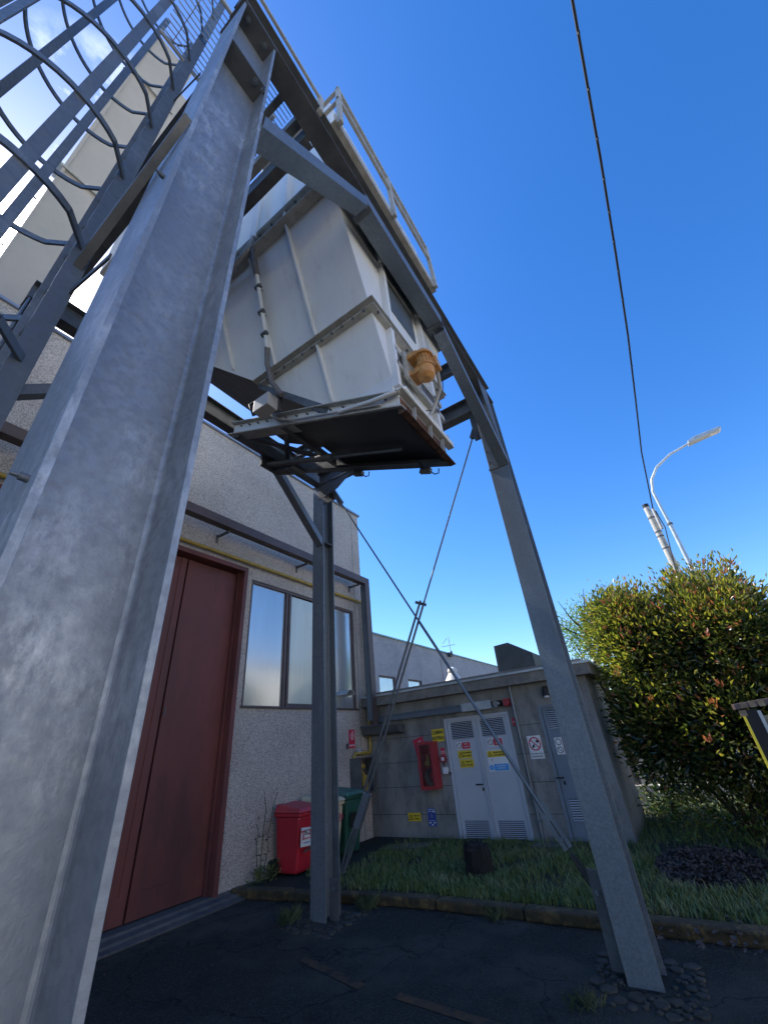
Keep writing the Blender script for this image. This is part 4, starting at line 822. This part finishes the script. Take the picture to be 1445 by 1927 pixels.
MB().box(1.76,2.12,4.34,1.84,2.14,4.62).ext([(1.94,1.62,4.06),(1.72,2.34,4.70),(1.72,2.34,4.77),(1.94,1.58,4.13)],(.03,0,0)).build('box_bracket','galv_dark',H)
# top roof unit and filter beyond
MB().box(.55,2.9,6.9,1.25,4.1,8.3).build('filter_housing','beige',H,.01)

# ---------------------------------------------------------------- platform and railing
Pf = thing('walkway_platform', (2,.8,6.1), 'stained white service walkway with railing on top of the frame', 'walkway')
MB().box(.98,.70,6.12,2.80,.715,6.26).box(.98,.715,6.12,2.80,.80,6.13).build('toe_board','paint_dirty',Pf)
MB().box(.765,.90,5.965,.775,4.0,6.08).box(.775,.90,5.965,.83,4.0,5.975).build('toe_board','paint_dirty',Pf)
for x_ in (1.02,1.86,2.74): MB().box(x_-.02,.66,6.10,x_+.02,.70,6.96).build('railing_post','paint_dirty',Pf)
for z_ in (6.96,6.68): MB().box(1.0,.665,z_-.02,2.76,.695,z_+.02).build('railing_rail','paint_dirty',Pf)
MB().box(.84,.74,6.02,.88,.78,6.36).build('railing_post','paint_dirty',Pf); MB().bar((1.02,.69,6.95),(1.02,1.7,6.95),.03,.03).build('railing_rail','paint_dirty',Pf); MB().bar((1.02,.69,6.67),(1.02,1.7,6.67),.03,.03).build('railing_rail','paint_dirty',Pf); MB().box(1.0,.9,6.14,1.015,1.3,6.5).build('kick_plate','paint_dirty',Pf)
MB().box(-.6,.745,6.30,.86,.765,6.34).build('railing_rail','paint_dirty',Pf)
for y_ in (1.75,2.9): MB().box(.72,y_-.02,5.97,.76,y_+.02,6.55).build('railing_post','paint_dirty',Pf)
for z_ in (6.55,6.3): MB().box(.725,1.2,z_-.02,.755,4.0,z_+.02).build('railing_rail','paint_dirty',Pf)
gr = MB()
for i in range(14): y_ = .95+i*.033; gr.box(-.1,y_,6.10,.76,y_+.004,6.118)
for i in range(4): x_ = -.02+i*.22; gr.box(x_,.94,6.10,x_+.005,1.40,6.104)
gr.box(-.1,.93,6.08,.76,.945,6.13).box(-.1,1.40,6.08,.76,1.415,6.13)
gr.build('grating','mesh',Pf)
MB().box(.32,.93,6.04,.37,1.42,6.08).box(.60,.93,6.04,.65,1.42,6.08).build('grating_bearer','paint_dirty',Pf)

# ---------------------------------------------------------------- caged ladder
Ld = thing('caged_ladder', (.1,1.45,0), 'galvanised vertical ladder with hooped safety cage beside the nearest column', 'ladder')
LX, LY0, LY1 = .10, 1.22, 1.66
for y_ in (LY0,LY1): MB().box(LX-.028,y_-.006,.4,LX+.028,y_+.006,7.4).build('stile','galv',Ld)
for i in range(24): MB().cyl((LX,LY0,.6+i*.28),(LX,LY1,.6+i*.28),.011,8).build('rung','galv',Ld)
HC = Vector((LX-.255,(LY0+LY1)/2,0)); HR = .36
def hp(a, z, r=HR): return Vector((HC.x-r*math.cos(a), HC.y+r*math.sin(a), z))
for i in range(9):
    z_ = 2.64+i*.59; b = MB(); P = [Vector((LX,LY0,z_))]+[hp(R_(-118+236*k/40),z_) for k in range(41)]+[Vector((LX,LY1,z_))]
    for k in range(len(P)-1):
        a_, c_ = P[k], P[k+1]; n_ = (c_-a_).cross(Vector((0,0,1))).normalized()*.005; h_ = Vector((0,0,.016))
        b.add([a_-n_-h_,a_+n_-h_,a_+n_+h_,a_-n_+h_,c_-n_-h_,c_+n_-h_,c_+n_+h_,c_-n_+h_],[(0,1,5,4),(1,2,6,5),(2,3,7,6),(3,0,4,7)])
    b.build('hoop','galv',Ld)
for a_ in (-95,-48,0,48,95):
    p_ = hp(R_(a_),0,HR-.008); t_ = Vector((math.sin(R_(a_)),math.cos(R_(a_)),0))*.021; n_ = Vector((-math.cos(R_(a_)),math.sin(R_(a_)),0))*.003
    MB().ext([p_-t_-n_+Vector((0,0,2.5)),p_+t_-n_+Vector((0,0,2.5)),p_+t_+n_+Vector((0,0,2.5)),p_-t_+n_+Vector((0,0,2.5))],(0,0,5.2)).build('cage_strap','galv',Ld)
for z_ in (3.0,4.9): 
    MB().bar((.14,1.0,z_),(.12,LY0,z_),.006,.03).build('wall_bracket','galv_dark',Ld)

# ---------------------------------------------------------------- inclined conveyor casing
Cv = thing('conveyor_casing', (.06,8.5,4.2), 'long beige box conveyor rising behind the ladder cage', 'conveyor')
def cvp(x, t_, o=0):  # centre line in YZ plane, o = offset normal (down)
    y_ = 7.9-t_*.587; z_ = 5.2+t_*.81; return (x, y_-o*.81, z_-o*.587)
def cvb(x0,x1,t0,t1,o0,o1): return MB().ext([cvp(x0,t0,o0),cvp(x0,t1,o0),cvp(x0,t1,o1),cvp(x0,t0,o1)],(x1-x0,0,0))
cvb(-.24,.36,-1,8.0,0,-.55).build('casing','beige',Cv)
for t0 in (2.3,5.2,7.2): cvb(-.30,.42,t0,t0+.03,.05,-.6).build('joint_flange','paint_dirty',Cv)
cvb(-.20,.32,2.6,5.1,.008,.04).build('cover_panel','beige',Cv)
cvb(-.14,.10,.6,2.2,.10,.0).build('inspection_box','beige',Cv)
cvb(.37,.50,5.6,7.6,.02,-.5).build('side_hood','beige',Cv)
cvb(-.36,-.25,1.6,1.9,.0,-.2).build('side_bracket','galv_dark',Cv)
for i in range(9):
    for x_ in (-.27,.385): MB().bar(cvp(x_,.3+i*.85,.0),cvp(x_+ (.04 if x_>0 else -.04),.3+i*.85,.0),.02,.02).build('bolt','galv_dark',Cv)
cvb(-.24,-.20,-1,8,.0,.03).build('edge_strip','beige',Cv)
cvb(.32,.36,-1,8,.0,.03).build('edge_strip','beige',Cv)

# ---------------------------------------------------------------- background buildings
Bg = thing('background_building', (20,9.2,0), 'grey roughcast factory beyond the cabin with green roof edge', 'building')
w2 = MB(); yy = 9.2
w2.box(9.5,yy,3.98,31,yy+.3,5.5).box(9.5,yy,0,31,yy+.3,3.32).box(9.5,yy,3.32,13.62,yy+.3,3.98).box(14.80,yy,3.32,15.8,yy+.3,3.98).box(17.0,yy,3.32,31,yy+.3,3.98)
w2.box(30.7,yy+.3,0,31,20,5.5).box(9.5,yy+.3,0,9.8,20,5.5)
w2.build('wall','cast_far',Bg); box('roof','slab',(9.8,yy+.3,5.1),(30.7,20,5.2),Bg)
MB().box(9.45,yy-.06,5.5,31.05,yy+.35,5.56).build('coping','green_coping',Bg)
for x0,x1 in ((13.62,14.8),(15.8,17.0)):
    f_ = MB().box(x0,yy+.05,3.32,x0+.06,yy+.12,3.98).box(x1-.06,yy+.05,3.32,x1,yy+.12,3.98).box(x0+.06,yy+.05,3.92,x1-.06,yy+.12,3.98).box(x0+.06,yy+.05,3.32,x1-.06,yy+.12,3.38).build('window','brown',Bg)
    box('pane','glass',(x0+.06,yy+.08,3.38),(x1-.06,yy+.1,3.92),f_)
MB().box(19.2,yy-.03,0,20.6,yy-.001,5.05).box(19.15,yy-.05,5.051,20.65,yy-.001,5.10).build('wall_panel','cast_far',Bg)
Sh = thing('distant_house', (37,10,0), 'pale roofed building end beyond the factory', 'building')
MB().box(34,5.6,0,42,11.0,5.2).build('wall','cast_far',Sh)
MB().ext([(33.5,5.0,5.3),(33.5,11.5,5.5),(33.5,8.3,6.1)],(9,0,0)).build('roof','farroof',Sh)
an = MB().cyl((20.6,9.2,5.55),(20.6,9.2,6.45),.02,6).bar((20.6,8.9,5.98),(20.6,9.7,6.0),.02,.02).bar((20.4,9.2,6.35),(20.4,9.5,6.1),.02,.02)
for i in range(5): an.bar((20.45,8.95+i*.16,5.99),(20.75,8.95+i*.16,5.99),.012,.012)
tag(an.build('tv_antenna','lamp'),'thin television antenna on the far roof','antenna')
fl = MB().box(20.1,9.0,5.35,20.4,9.19,5.55).bar((20.2,9.0,5.45),(19.8,8.8,5.5),.08,.1); tag(fl.build('roof_floodlight','galv_dark'),'small floodlight below the antenna on the far roof edge','floodlight')
# roof hood
hd = MB(); XH = 9.5
hd.ext([(XH,3.16,2.57),(XH,3.14,3.40),(XH,2.80,3.42),(XH,2.32,3.12),(XH,2.30,2.57)],(.9,0,0))
ho = hd.build('roof_vent_hood','hoodm'); tag(ho,'dark corrugated metal hood standing on the cabin roof','roof hood')
rb = MB()
for i in range(14): y_ = 2.36+i*.056; zt = 3.40 if y_ > 2.8 else 3.14+(y_-2.36)*.62; rb.box(XH-.012,y_,2.66,XH-.001,y_+.02,zt-.01)
rb.build('corrugation','hoodm',ho)
vt = MB().tube([(XH,4.28,2.57),(XH,4.28,2.75),(XH,4.28,3.0)],[.30,.25,.09],16).tube([(XH,4.28,3.0),(XH,4.28,3.04),(XH,4.28,3.08),(XH,4.28,3.12)],[.11,.12,.10,.03],16)
tag(vt.build('roof_ventilator','cream'),'cream cone shaped ventilator on the cabin roof','ventilator')

# ---------------------------------------------------------------- poles, lamp, cable
up_ = thing('utility_pole', (14,-1.25,0), 'weathered concrete utility pole with cable clamps behind the large bush', 'utility pole')
MB().tube([(14,-1.25,0),(14,-1.25,7.45)],[.13,.085],14).build('pole','pole',up_); MB().cyl((14,-1.25,7.451),(14,-1.25,7.56),.09,14).build('cap','rubber',up_)
for z_ in (7.05,6.55,6.40,6.0): MB().cyl((14,-1.25,z_),(14,-1.25,z_+.04),.10,14).build('band','galv_dark',up_)
MB().tube([(13.87,-1.38,7.3),(13.88,-1.37,6.6)],.04,8).build('strain_bracket','pole',up_)
MB().tube([(13.85,-1.42,7.2),(13.84,-1.45,6.6),(13.88,-1.38,6.2),(13.9,-1.2,5.2),(13.9,-1.05,4.0)],.015,6).build('down_cable','rubber',up_)
sl_ = thing('street_lamp', (18,-2.08,0), 'grey street lamp with curved arm rising behind the large bush', 'street lamp')
MB().tube([(18,-2.02,0),(18,-2.08,8.2)],[.09,.07],12).build('pole','lamp',sl_)
MB().tube([(18,-2.08,8.2),(18,-2.06,9.0),(18,-2.06,9.7),(18,-2.22,10.25),(18,-2.58,10.72),(18,-3.2,11.08),(18,-4.0,11.28)],[.06,.055,.05,.05,.048,.045,.04],10).build('arm','lamp',sl_)
MB().cyl((18,-2.08,8.15),(18,-2.08,8.22),.10,12).build('collar','galv_dark',sl_)
hd_ = MB().ext([(17.84,-3.92,11.20),(17.84,-3.92,11.32),(17.84,-4.2,11.42),(17.84,-5.05,11.46),(17.84,-5.10,11.38),(17.84,-5.0,11.32),(17.84,-4.2,11.24)],(.32,0,0)).build('lamp_head','lamp',sl_,.02)
MB().box(17.9,-4.95,11.29,18.1,-4.5,11.31).build('lens','white',hd_)
oc = MB(); cp = [(14,-1.38,7.28),(13.2,-1.40,7.42),(11.1,-1.45,7.80),(9,-1.50,7.80),(6.83,-1.565,7.88),(5.2,-1.61,8.05),(3.86,-1.655,8.27),(2.29,-1.70,8.60),(.5,-1.78,9.05),(-3,-1.9,10.1)]
oc.tube(cp,.019,6)
for i in range(len(cp)-1):
    p, q = Vector(cp[i]), Vector(cp[i+1]); n = max(1,int((q-p).length/.45))
    for k in range(n):
        c_ = p+(q-p)*(k+.5)/n; oc.box(c_.x-.012,c_.y-.01,c_.z-.042,c_.x+.012,c_.y+.01,c_.z)
tag(oc.build('overhead_cable','rubber',origin=(14,-1.38,7.28)),'black overhead cable with small clips crossing the sky to the pole','cable')

# ---------------------------------------------------------------- low fence beyond
fw = thing('low_fence', (15,-3,0), 'low pale wall with thin rails beyond the bush', 'fence')
MB().box(13,-9,0,13.2,3,.28).build('base_wall','pole',fw); MB().box(13.08,-9,.62,13.12,3,.66).box(13.08,-9,.40,13.12,3,.43).build('rail','galv_dark',fw)
for i in range(9): MB().box(13.07,-9+i*1.5,.28,13.13,-8.94+i*1.5,.7).build('post','galv_dark',fw)
vn = thing('white_van', (20,-3,0), 'white van parked far beyond the fence, glimpsed under the bush', 'van')
MB().ext([(19,0.9,.45),(19,-3.6,.45),(19,-4.5,1.0),(19,-3.9,1.25),(19,-3.1,2.0),(19,.8,2.1)],(1.9,0,0)).build('body','white',vn,.06)
for y_ in (.0,-3.3): MB().cyl((18.95,y_,.35),(19.2,y_,.35),.35,18).build('wheel','rubber',vn)
MB().ext([(18.985,-3.75,1.25),(18.985,-3.1,1.85),(18.985,-2.3,1.88),(18.985,-2.3,1.25)],(.01,0,0)).build('window','glassdark',vn)

# ---------------------------------------------------------------- leaves
def leaves(pts, name, mats, wts, parent, size=(.035,.085), up=.35):
    vs = []; fs = []; ms = []
    for (p, out) in pts:
        d = Vector((out.x+random.uniform(-.8,.8), out.y+random.uniform(-.8,.8), out.z+up+random.uniform(-.7,.7))).normalized()
        s_ = d.cross(Vector((random.uniform(-1,1),random.uniform(-1,1),random.uniform(-1,1)))).normalized()
        L_ = random.uniform(*size); W_ = L_*random.uniform(.30,.42); n_ = d.cross(s_)*L_*.12
        k = len(vs); vs += [p, p+d*L_*.5+s_*W_/2+n_, p+d*L_, p+d*L_*.5-s_*W_/2+n_]
        fs += [(k,k+1,k+2),(k,k+2,k+3)]; mi = random.choices(range(len(wts)),wts)[0]; ms += [mi,mi]
    me = bpy.data.meshes.new(name); off = woff(parent); me.from_pydata([v-off for v in vs],[],fs)
    for m_ in mats: me.materials.append(MT[m_])
    me.polygons.foreach_set('material_index', ms); me.update()
    o = bpy.data.objects.new(name, me); col.objects.link(o); o.parent = parent; WO[o.name] = off; return o
def blob(c, r, n, shell=.72, clump=6, cs=.16):
    out = []; c = Vector(c)
    for _ in range(n//clump):
        while True:
            u = Vector((random.gauss(0,1),random.gauss(0,1),random.gauss(0,1))).normalized()
            if u.z > -.97: break
        k = random.uniform(shell,1.04)+random.gauss(0,.035); base = c+Vector((u.x*r[0]*k,u.y*r[1]*k,u.z*r[2]*k))
        o = Vector((u.x/r[0],u.y/r[1],u.z/r[2])).normalized()
        for _ in range(clump): out.append((base+Vector([random.gauss(0,cs*.5) for _ in range(3)]), o))
    return out
Bs = thing('photinia_bush', (9,-1.2,0), 'large dense photinia bush with red young leaves beside the cabin', 'bush')
lobes = [((8.95,.28,2.58),(1.0,.85,1.32),8000),((9.0,-.65,2.68),(1.15,.95,1.30),7500),((9.0,-1.15,2.75),(1.1,.75,1.22),6000),((8.9,-2.1,2.05),(1.1,1.1,1.12),6000),
         ((8.8,.40,1.50),(.85,.68,.85),4600),((8.8,-.6,1.45),(1.05,1.0,.95),6500),((8.8,-1.9,1.35),(1.0,1.0,.95),5000),((8.85,.42,3.30),(.75,.55,.48),2400),((8.9,-3.2,1.8),(1.0,1.0,1.1),2500)]
pp = []
for c_, r_, n_ in lobes: pp += blob(c_,r_,n_,.62)
lo = [q for q in pp if q[0].z < 2.9]; hi = [q for q in pp if q[0].z >= 2.9 and q[0].y < .45]; le = [q for q in pp if q[0].y >= .45 and q[0].z >= 2.0]
lo = [q for q in lo if not (q[0].y >= .45 and q[0].z >= 2.0)]; hi = [q for q in hi]
leaves(lo,'foliage',['leaf1','leaf2','leaf3','leaf4'],[62,26,6,6],Bs,(.07,.135))  # lower leaves mostly dark green, shade put into the colour mix
leaves(hi,'foliage',['leaf1','leaf2','leaf3','leaf4'],[24,50,12,16],Bs,(.065,.125),.7)  # top mix shifted to olive to paint the sunlit crown
leaves(le,'foliage',['leaf1','leaf2','leaf3','leaf4'],[22,34,2,42],Bs,(.06,.115))  # left mix shifted to yellow-green, painting the backlit edge
# red young shoots in tight tufts
rp = []
for _ in range(38):
    c_, r_, _n = random.choice(lobes); u = Vector((-abs(random.gauss(.9,.4)),random.gauss(0,.6),random.gauss(0,.6))).normalized()
    b_ = Vector(c_)+Vector((u.x*r_[0],u.y*r_[1],u.z*r_[2]))*1.05
    for _k in range(7): rp.append((b_+Vector([random.gauss(0,.02) for _ in range(3)]), Vector((u.x*.5,u.y*.5,.6))))
leaves(rp,'young_shoots',['leaf3'],[1],Bs,(.07,.11),.5)
br = MB()
for i in range(26):
    x_, y_ = 9+random.uniform(-.25,.25), -1.1+random.uniform(-.9,.9); a_ = random.uniform(0,6.28); r_ = random.uniform(.4,1.1)
    br.tube([(x_,y_,0),(x_+.3*r_*math.cos(a_),y_+.5*r_*math.sin(a_),.9),(x_+.7*r_*math.cos(a_),y_+1.3*r_*math.sin(a_),1.9),(x_+.8*r_*math.cos(a_),y_+1.6*r_*math.sin(a_),3.0)],[.035,.025,.018,.008],6)
br.build('branches','bark',Bs)
# interior twig mass: dense small dark leaves
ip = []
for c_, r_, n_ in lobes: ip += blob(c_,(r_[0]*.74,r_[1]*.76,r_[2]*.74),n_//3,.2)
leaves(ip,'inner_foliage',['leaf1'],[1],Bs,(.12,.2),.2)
Tr = thing('young_tree', (13.5,1.6,0), 'light green tree between the steel column and the bush', 'tree')
MB().tube([(13.5,1.6,0),(13.55,1.55,2.0),(13.45,1.6,3.5),(13.5,1.5,4.8)],[.12,.10,.06,.02],8).build('trunk','bark',Tr)
lb = MB()
for i in range(14): a_ = i*.9; z_ = 2.2+i*.18; lb.tube([(13.5,1.6,z_),(13.5+.5*math.cos(a_),1.6+.5*math.sin(a_),z_+.4),(13.5+.9*math.cos(a_),1.6+.9*math.sin(a_),z_+.9)],[.03,.02,.006],5)
lb.build('limb','bark',Tr)
tp = blob((13.5,1.5,3.5),(1.0,.95,1.3),3800,.2,5,.2)+blob((13.6,1.1,4.3),(.6,.6,.9),1500,.2,5,.2)+blob((13.5,1.9,4.2),(.5,.5,.8),900,.2,5,.2)
leaves(tp,'crown',['leaf5','leaf4'],[60,40],Tr,(.06,.11))
def farveg(name, c_, r_, n_, label, cat):
    t_ = thing(name, (c_[0],c_[1],0), label, cat); MB().tube([(c_[0],c_[1],0),(c_[0],c_[1],c_[2])],[.08,.03],6).build('stem','bark',t_)
    leaves(blob(c_,r_,n_,.3,5,.2),'foliage',['leaf1','leaf2','leaf5'],[50,30,20],t_,(.05,.10)); return t_
farveg('low_shrub',(8.9,-.2,.45),(1.0,1.1,.55),3200,'low dark shrub growth under the photinia bush','shrub')
farveg('corner_shrub',(10.3,.75,.32),(.8,.5,.38),1200,'small green shrub at the back corner of the cabin','shrub')

# ---------------------------------------------------------------- grass
def blades(n, area, hgt, name='grass', m='grass', dens=None):
    vs = []; fs = []
    for _ in range(n):
        x_ = random.uniform(area[0],area[1]); y_ = random.uniform(area[2],area[3])
        if x_ < KX(y_)+.08: continue
        if dens and random.random() > dens(x_,y_): continue
        h_ = hgt*random.uniform(.35,1.15)*(1.5 if random.random() < .06 else 1); a_ = random.uniform(0,6.28); l_ = random.uniform(.2,1.1)*h_; ww = random.uniform(.003,.006)
        ca, sa = math.cos(a_), math.sin(a_); k = len(vs)
        px, py = -sa*ww, ca*ww
        vs += [(x_-px,y_-py,.07),(x_+px,y_+py,.07),(x_+ca*l_*.35+px*.8,y_+sa*l_*.35+py*.8,.07+h_*.6),(x_+ca*l_*.35-px*.8,y_+sa*l_*.35-py*.8,.07+h_*.6),(x_+ca*l_,y_+sa*l_,.07+h_)]
        fs += [(k,k+1,k+2,k+3),(k+3,k+2,k+4)]
    me = bpy.data.meshes.new(name); me.from_pydata(vs,[],fs); me.materials.append(MT[m]); me.update()
    o = bpy.data.objects.new(name, me); col.objects.link(o); return o
tag(blades(70000,(5.3,8.15,-1.5,5.0),.085,dens=lambda x,y: (.35 if x > 7.4 else 1)*max(.12,min(1,.62+.55*math.sin(x*3.1+2*math.sin(y*2.3))*math.sin(y*4.1+x)))*(1 if y < 4.4 else .5)*(0 if ((x-7.1)**2/.8+(y-.35)**2/.35 < 1) else 1)), 'short unmown green grass in the bed behind the kerb','grass',kind='stuff')
tag(blades(9000,(8.2,12,-3,1.2),.16,name='grass'), 'grass growing beside the end wall of the cabin','grass',kind='stuff')
def tuft(x, y_, n, h_, label):
    vs = []; fs = []
    for _ in range(n):
        a_ = random.uniform(0,6.28); rr_ = random.uniform(0,.13); l_ = random.uniform(.3,1)*h_*.8; hh = h_*random.uniform(.4,1); bx_, by_ = x+rr_*math.cos(a_*2), y_+rr_*math.sin(a_*2); ww = .003; k = len(vs)
        vs += [(bx_-ww,by_,0),(bx_+ww,by_,0),(bx_+math.cos(a_)*l_*.5,by_+math.sin(a_)*l_*.5,hh*.7),(bx_+math.cos(a_)*l_,by_+math.sin(a_)*l_,hh)]; fs += [(k,k+1,k+2),(k+1,k+3,k+2)]
    me = bpy.data.meshes.new('grass_tuft'); me.from_pydata([Vector(v)-Vector((x,y_,0)) for v in vs],[],fs); me.materials.append(MT['weed']); o = bpy.data.objects.new('grass_tuft',me); o.location = (x,y_,0); col.objects.link(o); tag(o,label,'grass tuft')
tuft(4.40,4.42,110,.16,'grass tuft left of the rear steel column base'); tuft(5.02,3.78,110,.15,'grass tuft right of the rear steel column base')
tuft(3.95,1.22,90,.10,'small weed tuft in front of the front right column stones'); tuft(5.12,2.3,60,.14,'dry grass tuft at the foot of the kerb')
# mulch / dead leaves pile
def pile(c_, r_, n_, m, name, label, cat):
    vs = []; fs = []
    for _ in range(n_):
        a_ = random.uniform(0,6.28); q = math.sqrt(random.random()); x_ = c_[0]+r_[0]*q*math.cos(a_); y_ = c_[1]+r_[1]*q*math.sin(a_); z_ = c_[2]+r_[2]*(1-q*q)*random.random()
        d = Vector((random.uniform(-1,1),random.uniform(-1,1),random.uniform(-.4,.4))).normalized(); s_ = d.cross(Vector((random.uniform(-.3,.3),random.uniform(-.3,.3),1))).normalized(); L_ = random.uniform(.03,.08); k = len(vs); p = Vector((x_,y_,z_))
        vs += [p,p+d*L_*.5+s_*L_*.25+Vector((0,0,.012)),p+d*L_,p+d*L_*.5-s_*L_*.25]; fs += [(k,k+1,k+2,k+3)]
    me = bpy.data.meshes.new(name); me.from_pydata([Vector(v)-Vector(c_) for v in vs],[],fs); me.materials.append(MT[m]); o = bpy.data.objects.new(name,me); o.location = c_; col.objects.link(o); return tag(o,label,cat,kind='stuff')
pile((7.1,.35,.075),(.95,.62,.13),2600,'deadleaf','dead_leaves','heap of dry brown leaves on the grass bed','leaves')
pile((5.35,.3,.075),(.5,1.2,.02),350,'deadleaf','dead_leaves','scattered dry leaves near the kerb','leaves')
gv = MB()
for _ in range(420):
    if random.random() < .6: y_ = random.uniform(-1.5,5.8); x_ = KX(y_)-.12-abs(random.gauss(0,.16))
    else: x_ = random.uniform(2.2,5.1); y_ = random.uniform(.2,5.6)
    q = random.uniform(.004,.011); a_ = random.random()*3
    gv.ext([(x_+q*math.cos(a_+k*1.257)*random.uniform(.7,1.2),y_+q*math.sin(a_+k*1.257),.001) for k in range(5)],(0,0,q*.9))
tag(gv.build('loose_gravel','stone'),'loose grit and small gravel scattered on the asphalt','gravel',kind='stuff')
# slabs, stump
tag(MB().ext([(7.1,4.98,.075),(7.45,5.05,.075),(7.75,4.35,.075),(7.35,4.28,.075)],(0,0,.035)).build('manhole_cover','slab',bevel=.008),'flat concrete cover in the grass near the fire hose cabinet','manhole cover')
tag(MB().ext([(7.62,2.62,.075),(7.98,2.60,.075),(7.95,2.2,.075),(7.66,2.22,.075)],(0,0,.04)).build('drain_slab','slab',bevel=.008),'small concrete slab at the foot of the drain pipe','slab')
st = MB(); prof = [(0,.20),(.06,.19),(.14,.18),(.24,.175),(.31,.165),(.35,.14)]; n = 16; cxs, cys = 6.22,2.86
rings = []
for (z_, r_) in prof: rings.append([(cxs+r_*(1+random.uniform(-.09,.09))*math.cos(2*math.pi*j/n), cys+r_*(1+random.uniform(-.09,.09))*math.sin(2*math.pi*j/n), .05+z_+(random.uniform(-.03,.03) if z_ > .28 else 0)) for j in range(n)])
vs = [v for q in rings for v in q]; fs = [(i*n+j,i*n+(j+1) % n,(i+1)*n+(j+1) % n,(i+1)*n+j) for i in range(len(prof)-1) for j in range(n)]+[list(range((len(prof)-1)*n,len(prof)*n))]
st.add(vs,fs); tag(st.build('tree_stump','stump'),'charred black tree stump in the grass in front of the double door','tree stump')
# broken stone rings at column bases
def rocks(cx_, cy_, hx, hy, n_, sz, label, hgt, flat):
    t_ = thing('broken_paving', (cx_,cy_,0), label, 'paving'); placed = []
    tries = 0
    while len(placed) < n_ and tries < 4000:
        tries += 1; x_ = cx_+random.uniform(-hx,hx); y_ = cy_+random.uniform(-hy,hy); r_ = random.uniform(*sz)
        if abs(x_-cx_+.0) < .15+r_*.6 and abs(y_-cy_) < .14+r_*.6: continue
        if any((x_-a)**2+(y_-b)**2 < ((r_+c)*.82)**2 for a,b,c in placed): continue
        placed.append((x_,y_,r_)); k = random.choice((5,6,7)); a0 = random.random()*6; h_ = hgt*random.uniform(.6,1.1)
        P = [(x_+r_*random.uniform(.75,1.1)*math.cos(a0+2*math.pi*j/k), y_+r_*random.uniform(.75,1.1)*math.sin(a0+2*math.pi*j/k), -.005) for j in range(k)]
        MB().ext(P,(0,0,h_)).build('stone','stone',t_,.012 if flat else .024)
rocks(4.58,4.05,.36,.34,70,(.02,.07),'cracked concrete pieces around the foot of the rear steel column',.02,True)
rocks(4.40,.87,.38,.34,75,(.022,.07),'rounded stones around the foot of the front right steel column',.022,False)
# climbing weeds beside the red bin
wd = thing('tall_weed', (5.45,WY-.1,0), 'thin tall weed growing against the roughcast wall left of the red bin', 'weed')
wm = MB(); lp = []
for (x_, h_, dx_) in ((5.22,1.02,.02),(5.26,1.05,.2),(5.16,.7,-.05)):
    P = [Vector((x_+dx_*k/6+random.uniform(-.02,.02),WY-.12+random.uniform(-.02,.02),.06+h_*k/6)) for k in range(7)]; wm.tube(P,[.006]*7,5)
    for k in range(1,7):
        for _ in range(4 if k < 5 else 2): lp.append((P[k]+Vector((random.uniform(-.05,.05),random.uniform(-.04,.02),random.uniform(-.05,.05))),Vector((0,-.3,.2))))
wm.build('stem','weed',wd); leaves(lp,'leaf_cluster',['weed'],[1],wd,(.03,.07),.1)
wp = thing('ground_weeds', (5.3,WY-.15,0), 'low weeds at the wall foot beside the red bin', 'weeds')
leaves(blob((5.35,WY-.14,.12),(.45,.12,.16),420,.2,5,.05)+blob((5.75,5.15,.10),(.25,.10,.12),160,.2,5,.05),'leaf_cluster',['weed','grass'],[1,1],wp,(.03,.08),.3)
# glazed shelter corner at right edge
ks_ = thing('glazed_shelter', (6.3,-1.0,0), 'dark framed glazed shelter with slatted top and yellow edge strip at the right edge', 'shelter')
sx0, sy0 = 6.0, -.50
rf = MB().ext([(sx0-.02,sy0+.04,1.625),(sx0-.02,sy0-1.8,1.74),(sx0-.02,sy0-1.8,1.82),(sx0-.02,sy0+.04,1.68)],(.25,0,0)).build('roof','brown',ks_,.005)
for i in range(3): MB().box(sx0-.028,sy0-.02-.075*i-.05,1.635,sx0-.021,sy0-.02-.075*i,1.69+.006*i).build('slat','wood',rf)
MB().box(sx0,sy0-.14,.0,sx0+.05,sy0-.02,1.62).build('side_panel','rubber',ks_)
MB().box(sx0-.01,sy0-.018,.1,sx0+.0,sy0+.004,1.60).build('edge_strip','ylwb',ks_)
MB().box(sx0-.005,sy0-.16,.1,sx0+.01,sy0-.13,1.60).build('window_frame','lamp',ks_)
MB().box(sx0+.01,sy0-1.75,.1,sx0+.02,sy0-.16,1.55).build('pane','glassdark',ks_)
MB().box(sx0-.02,sy0-.04,1.56,sx0-.012,sy0+.02,1.615).build('strip_bracket','wood',ks_)
rl = MB().tube([(7.6,-.42,.07),(7.6,-.42,.20),(7.6,-.42,.30)],[.10,.14,.06],12); tag(rl.build('red_pot','redp'),'small red plant pot under the bush at the right edge','plant pot')
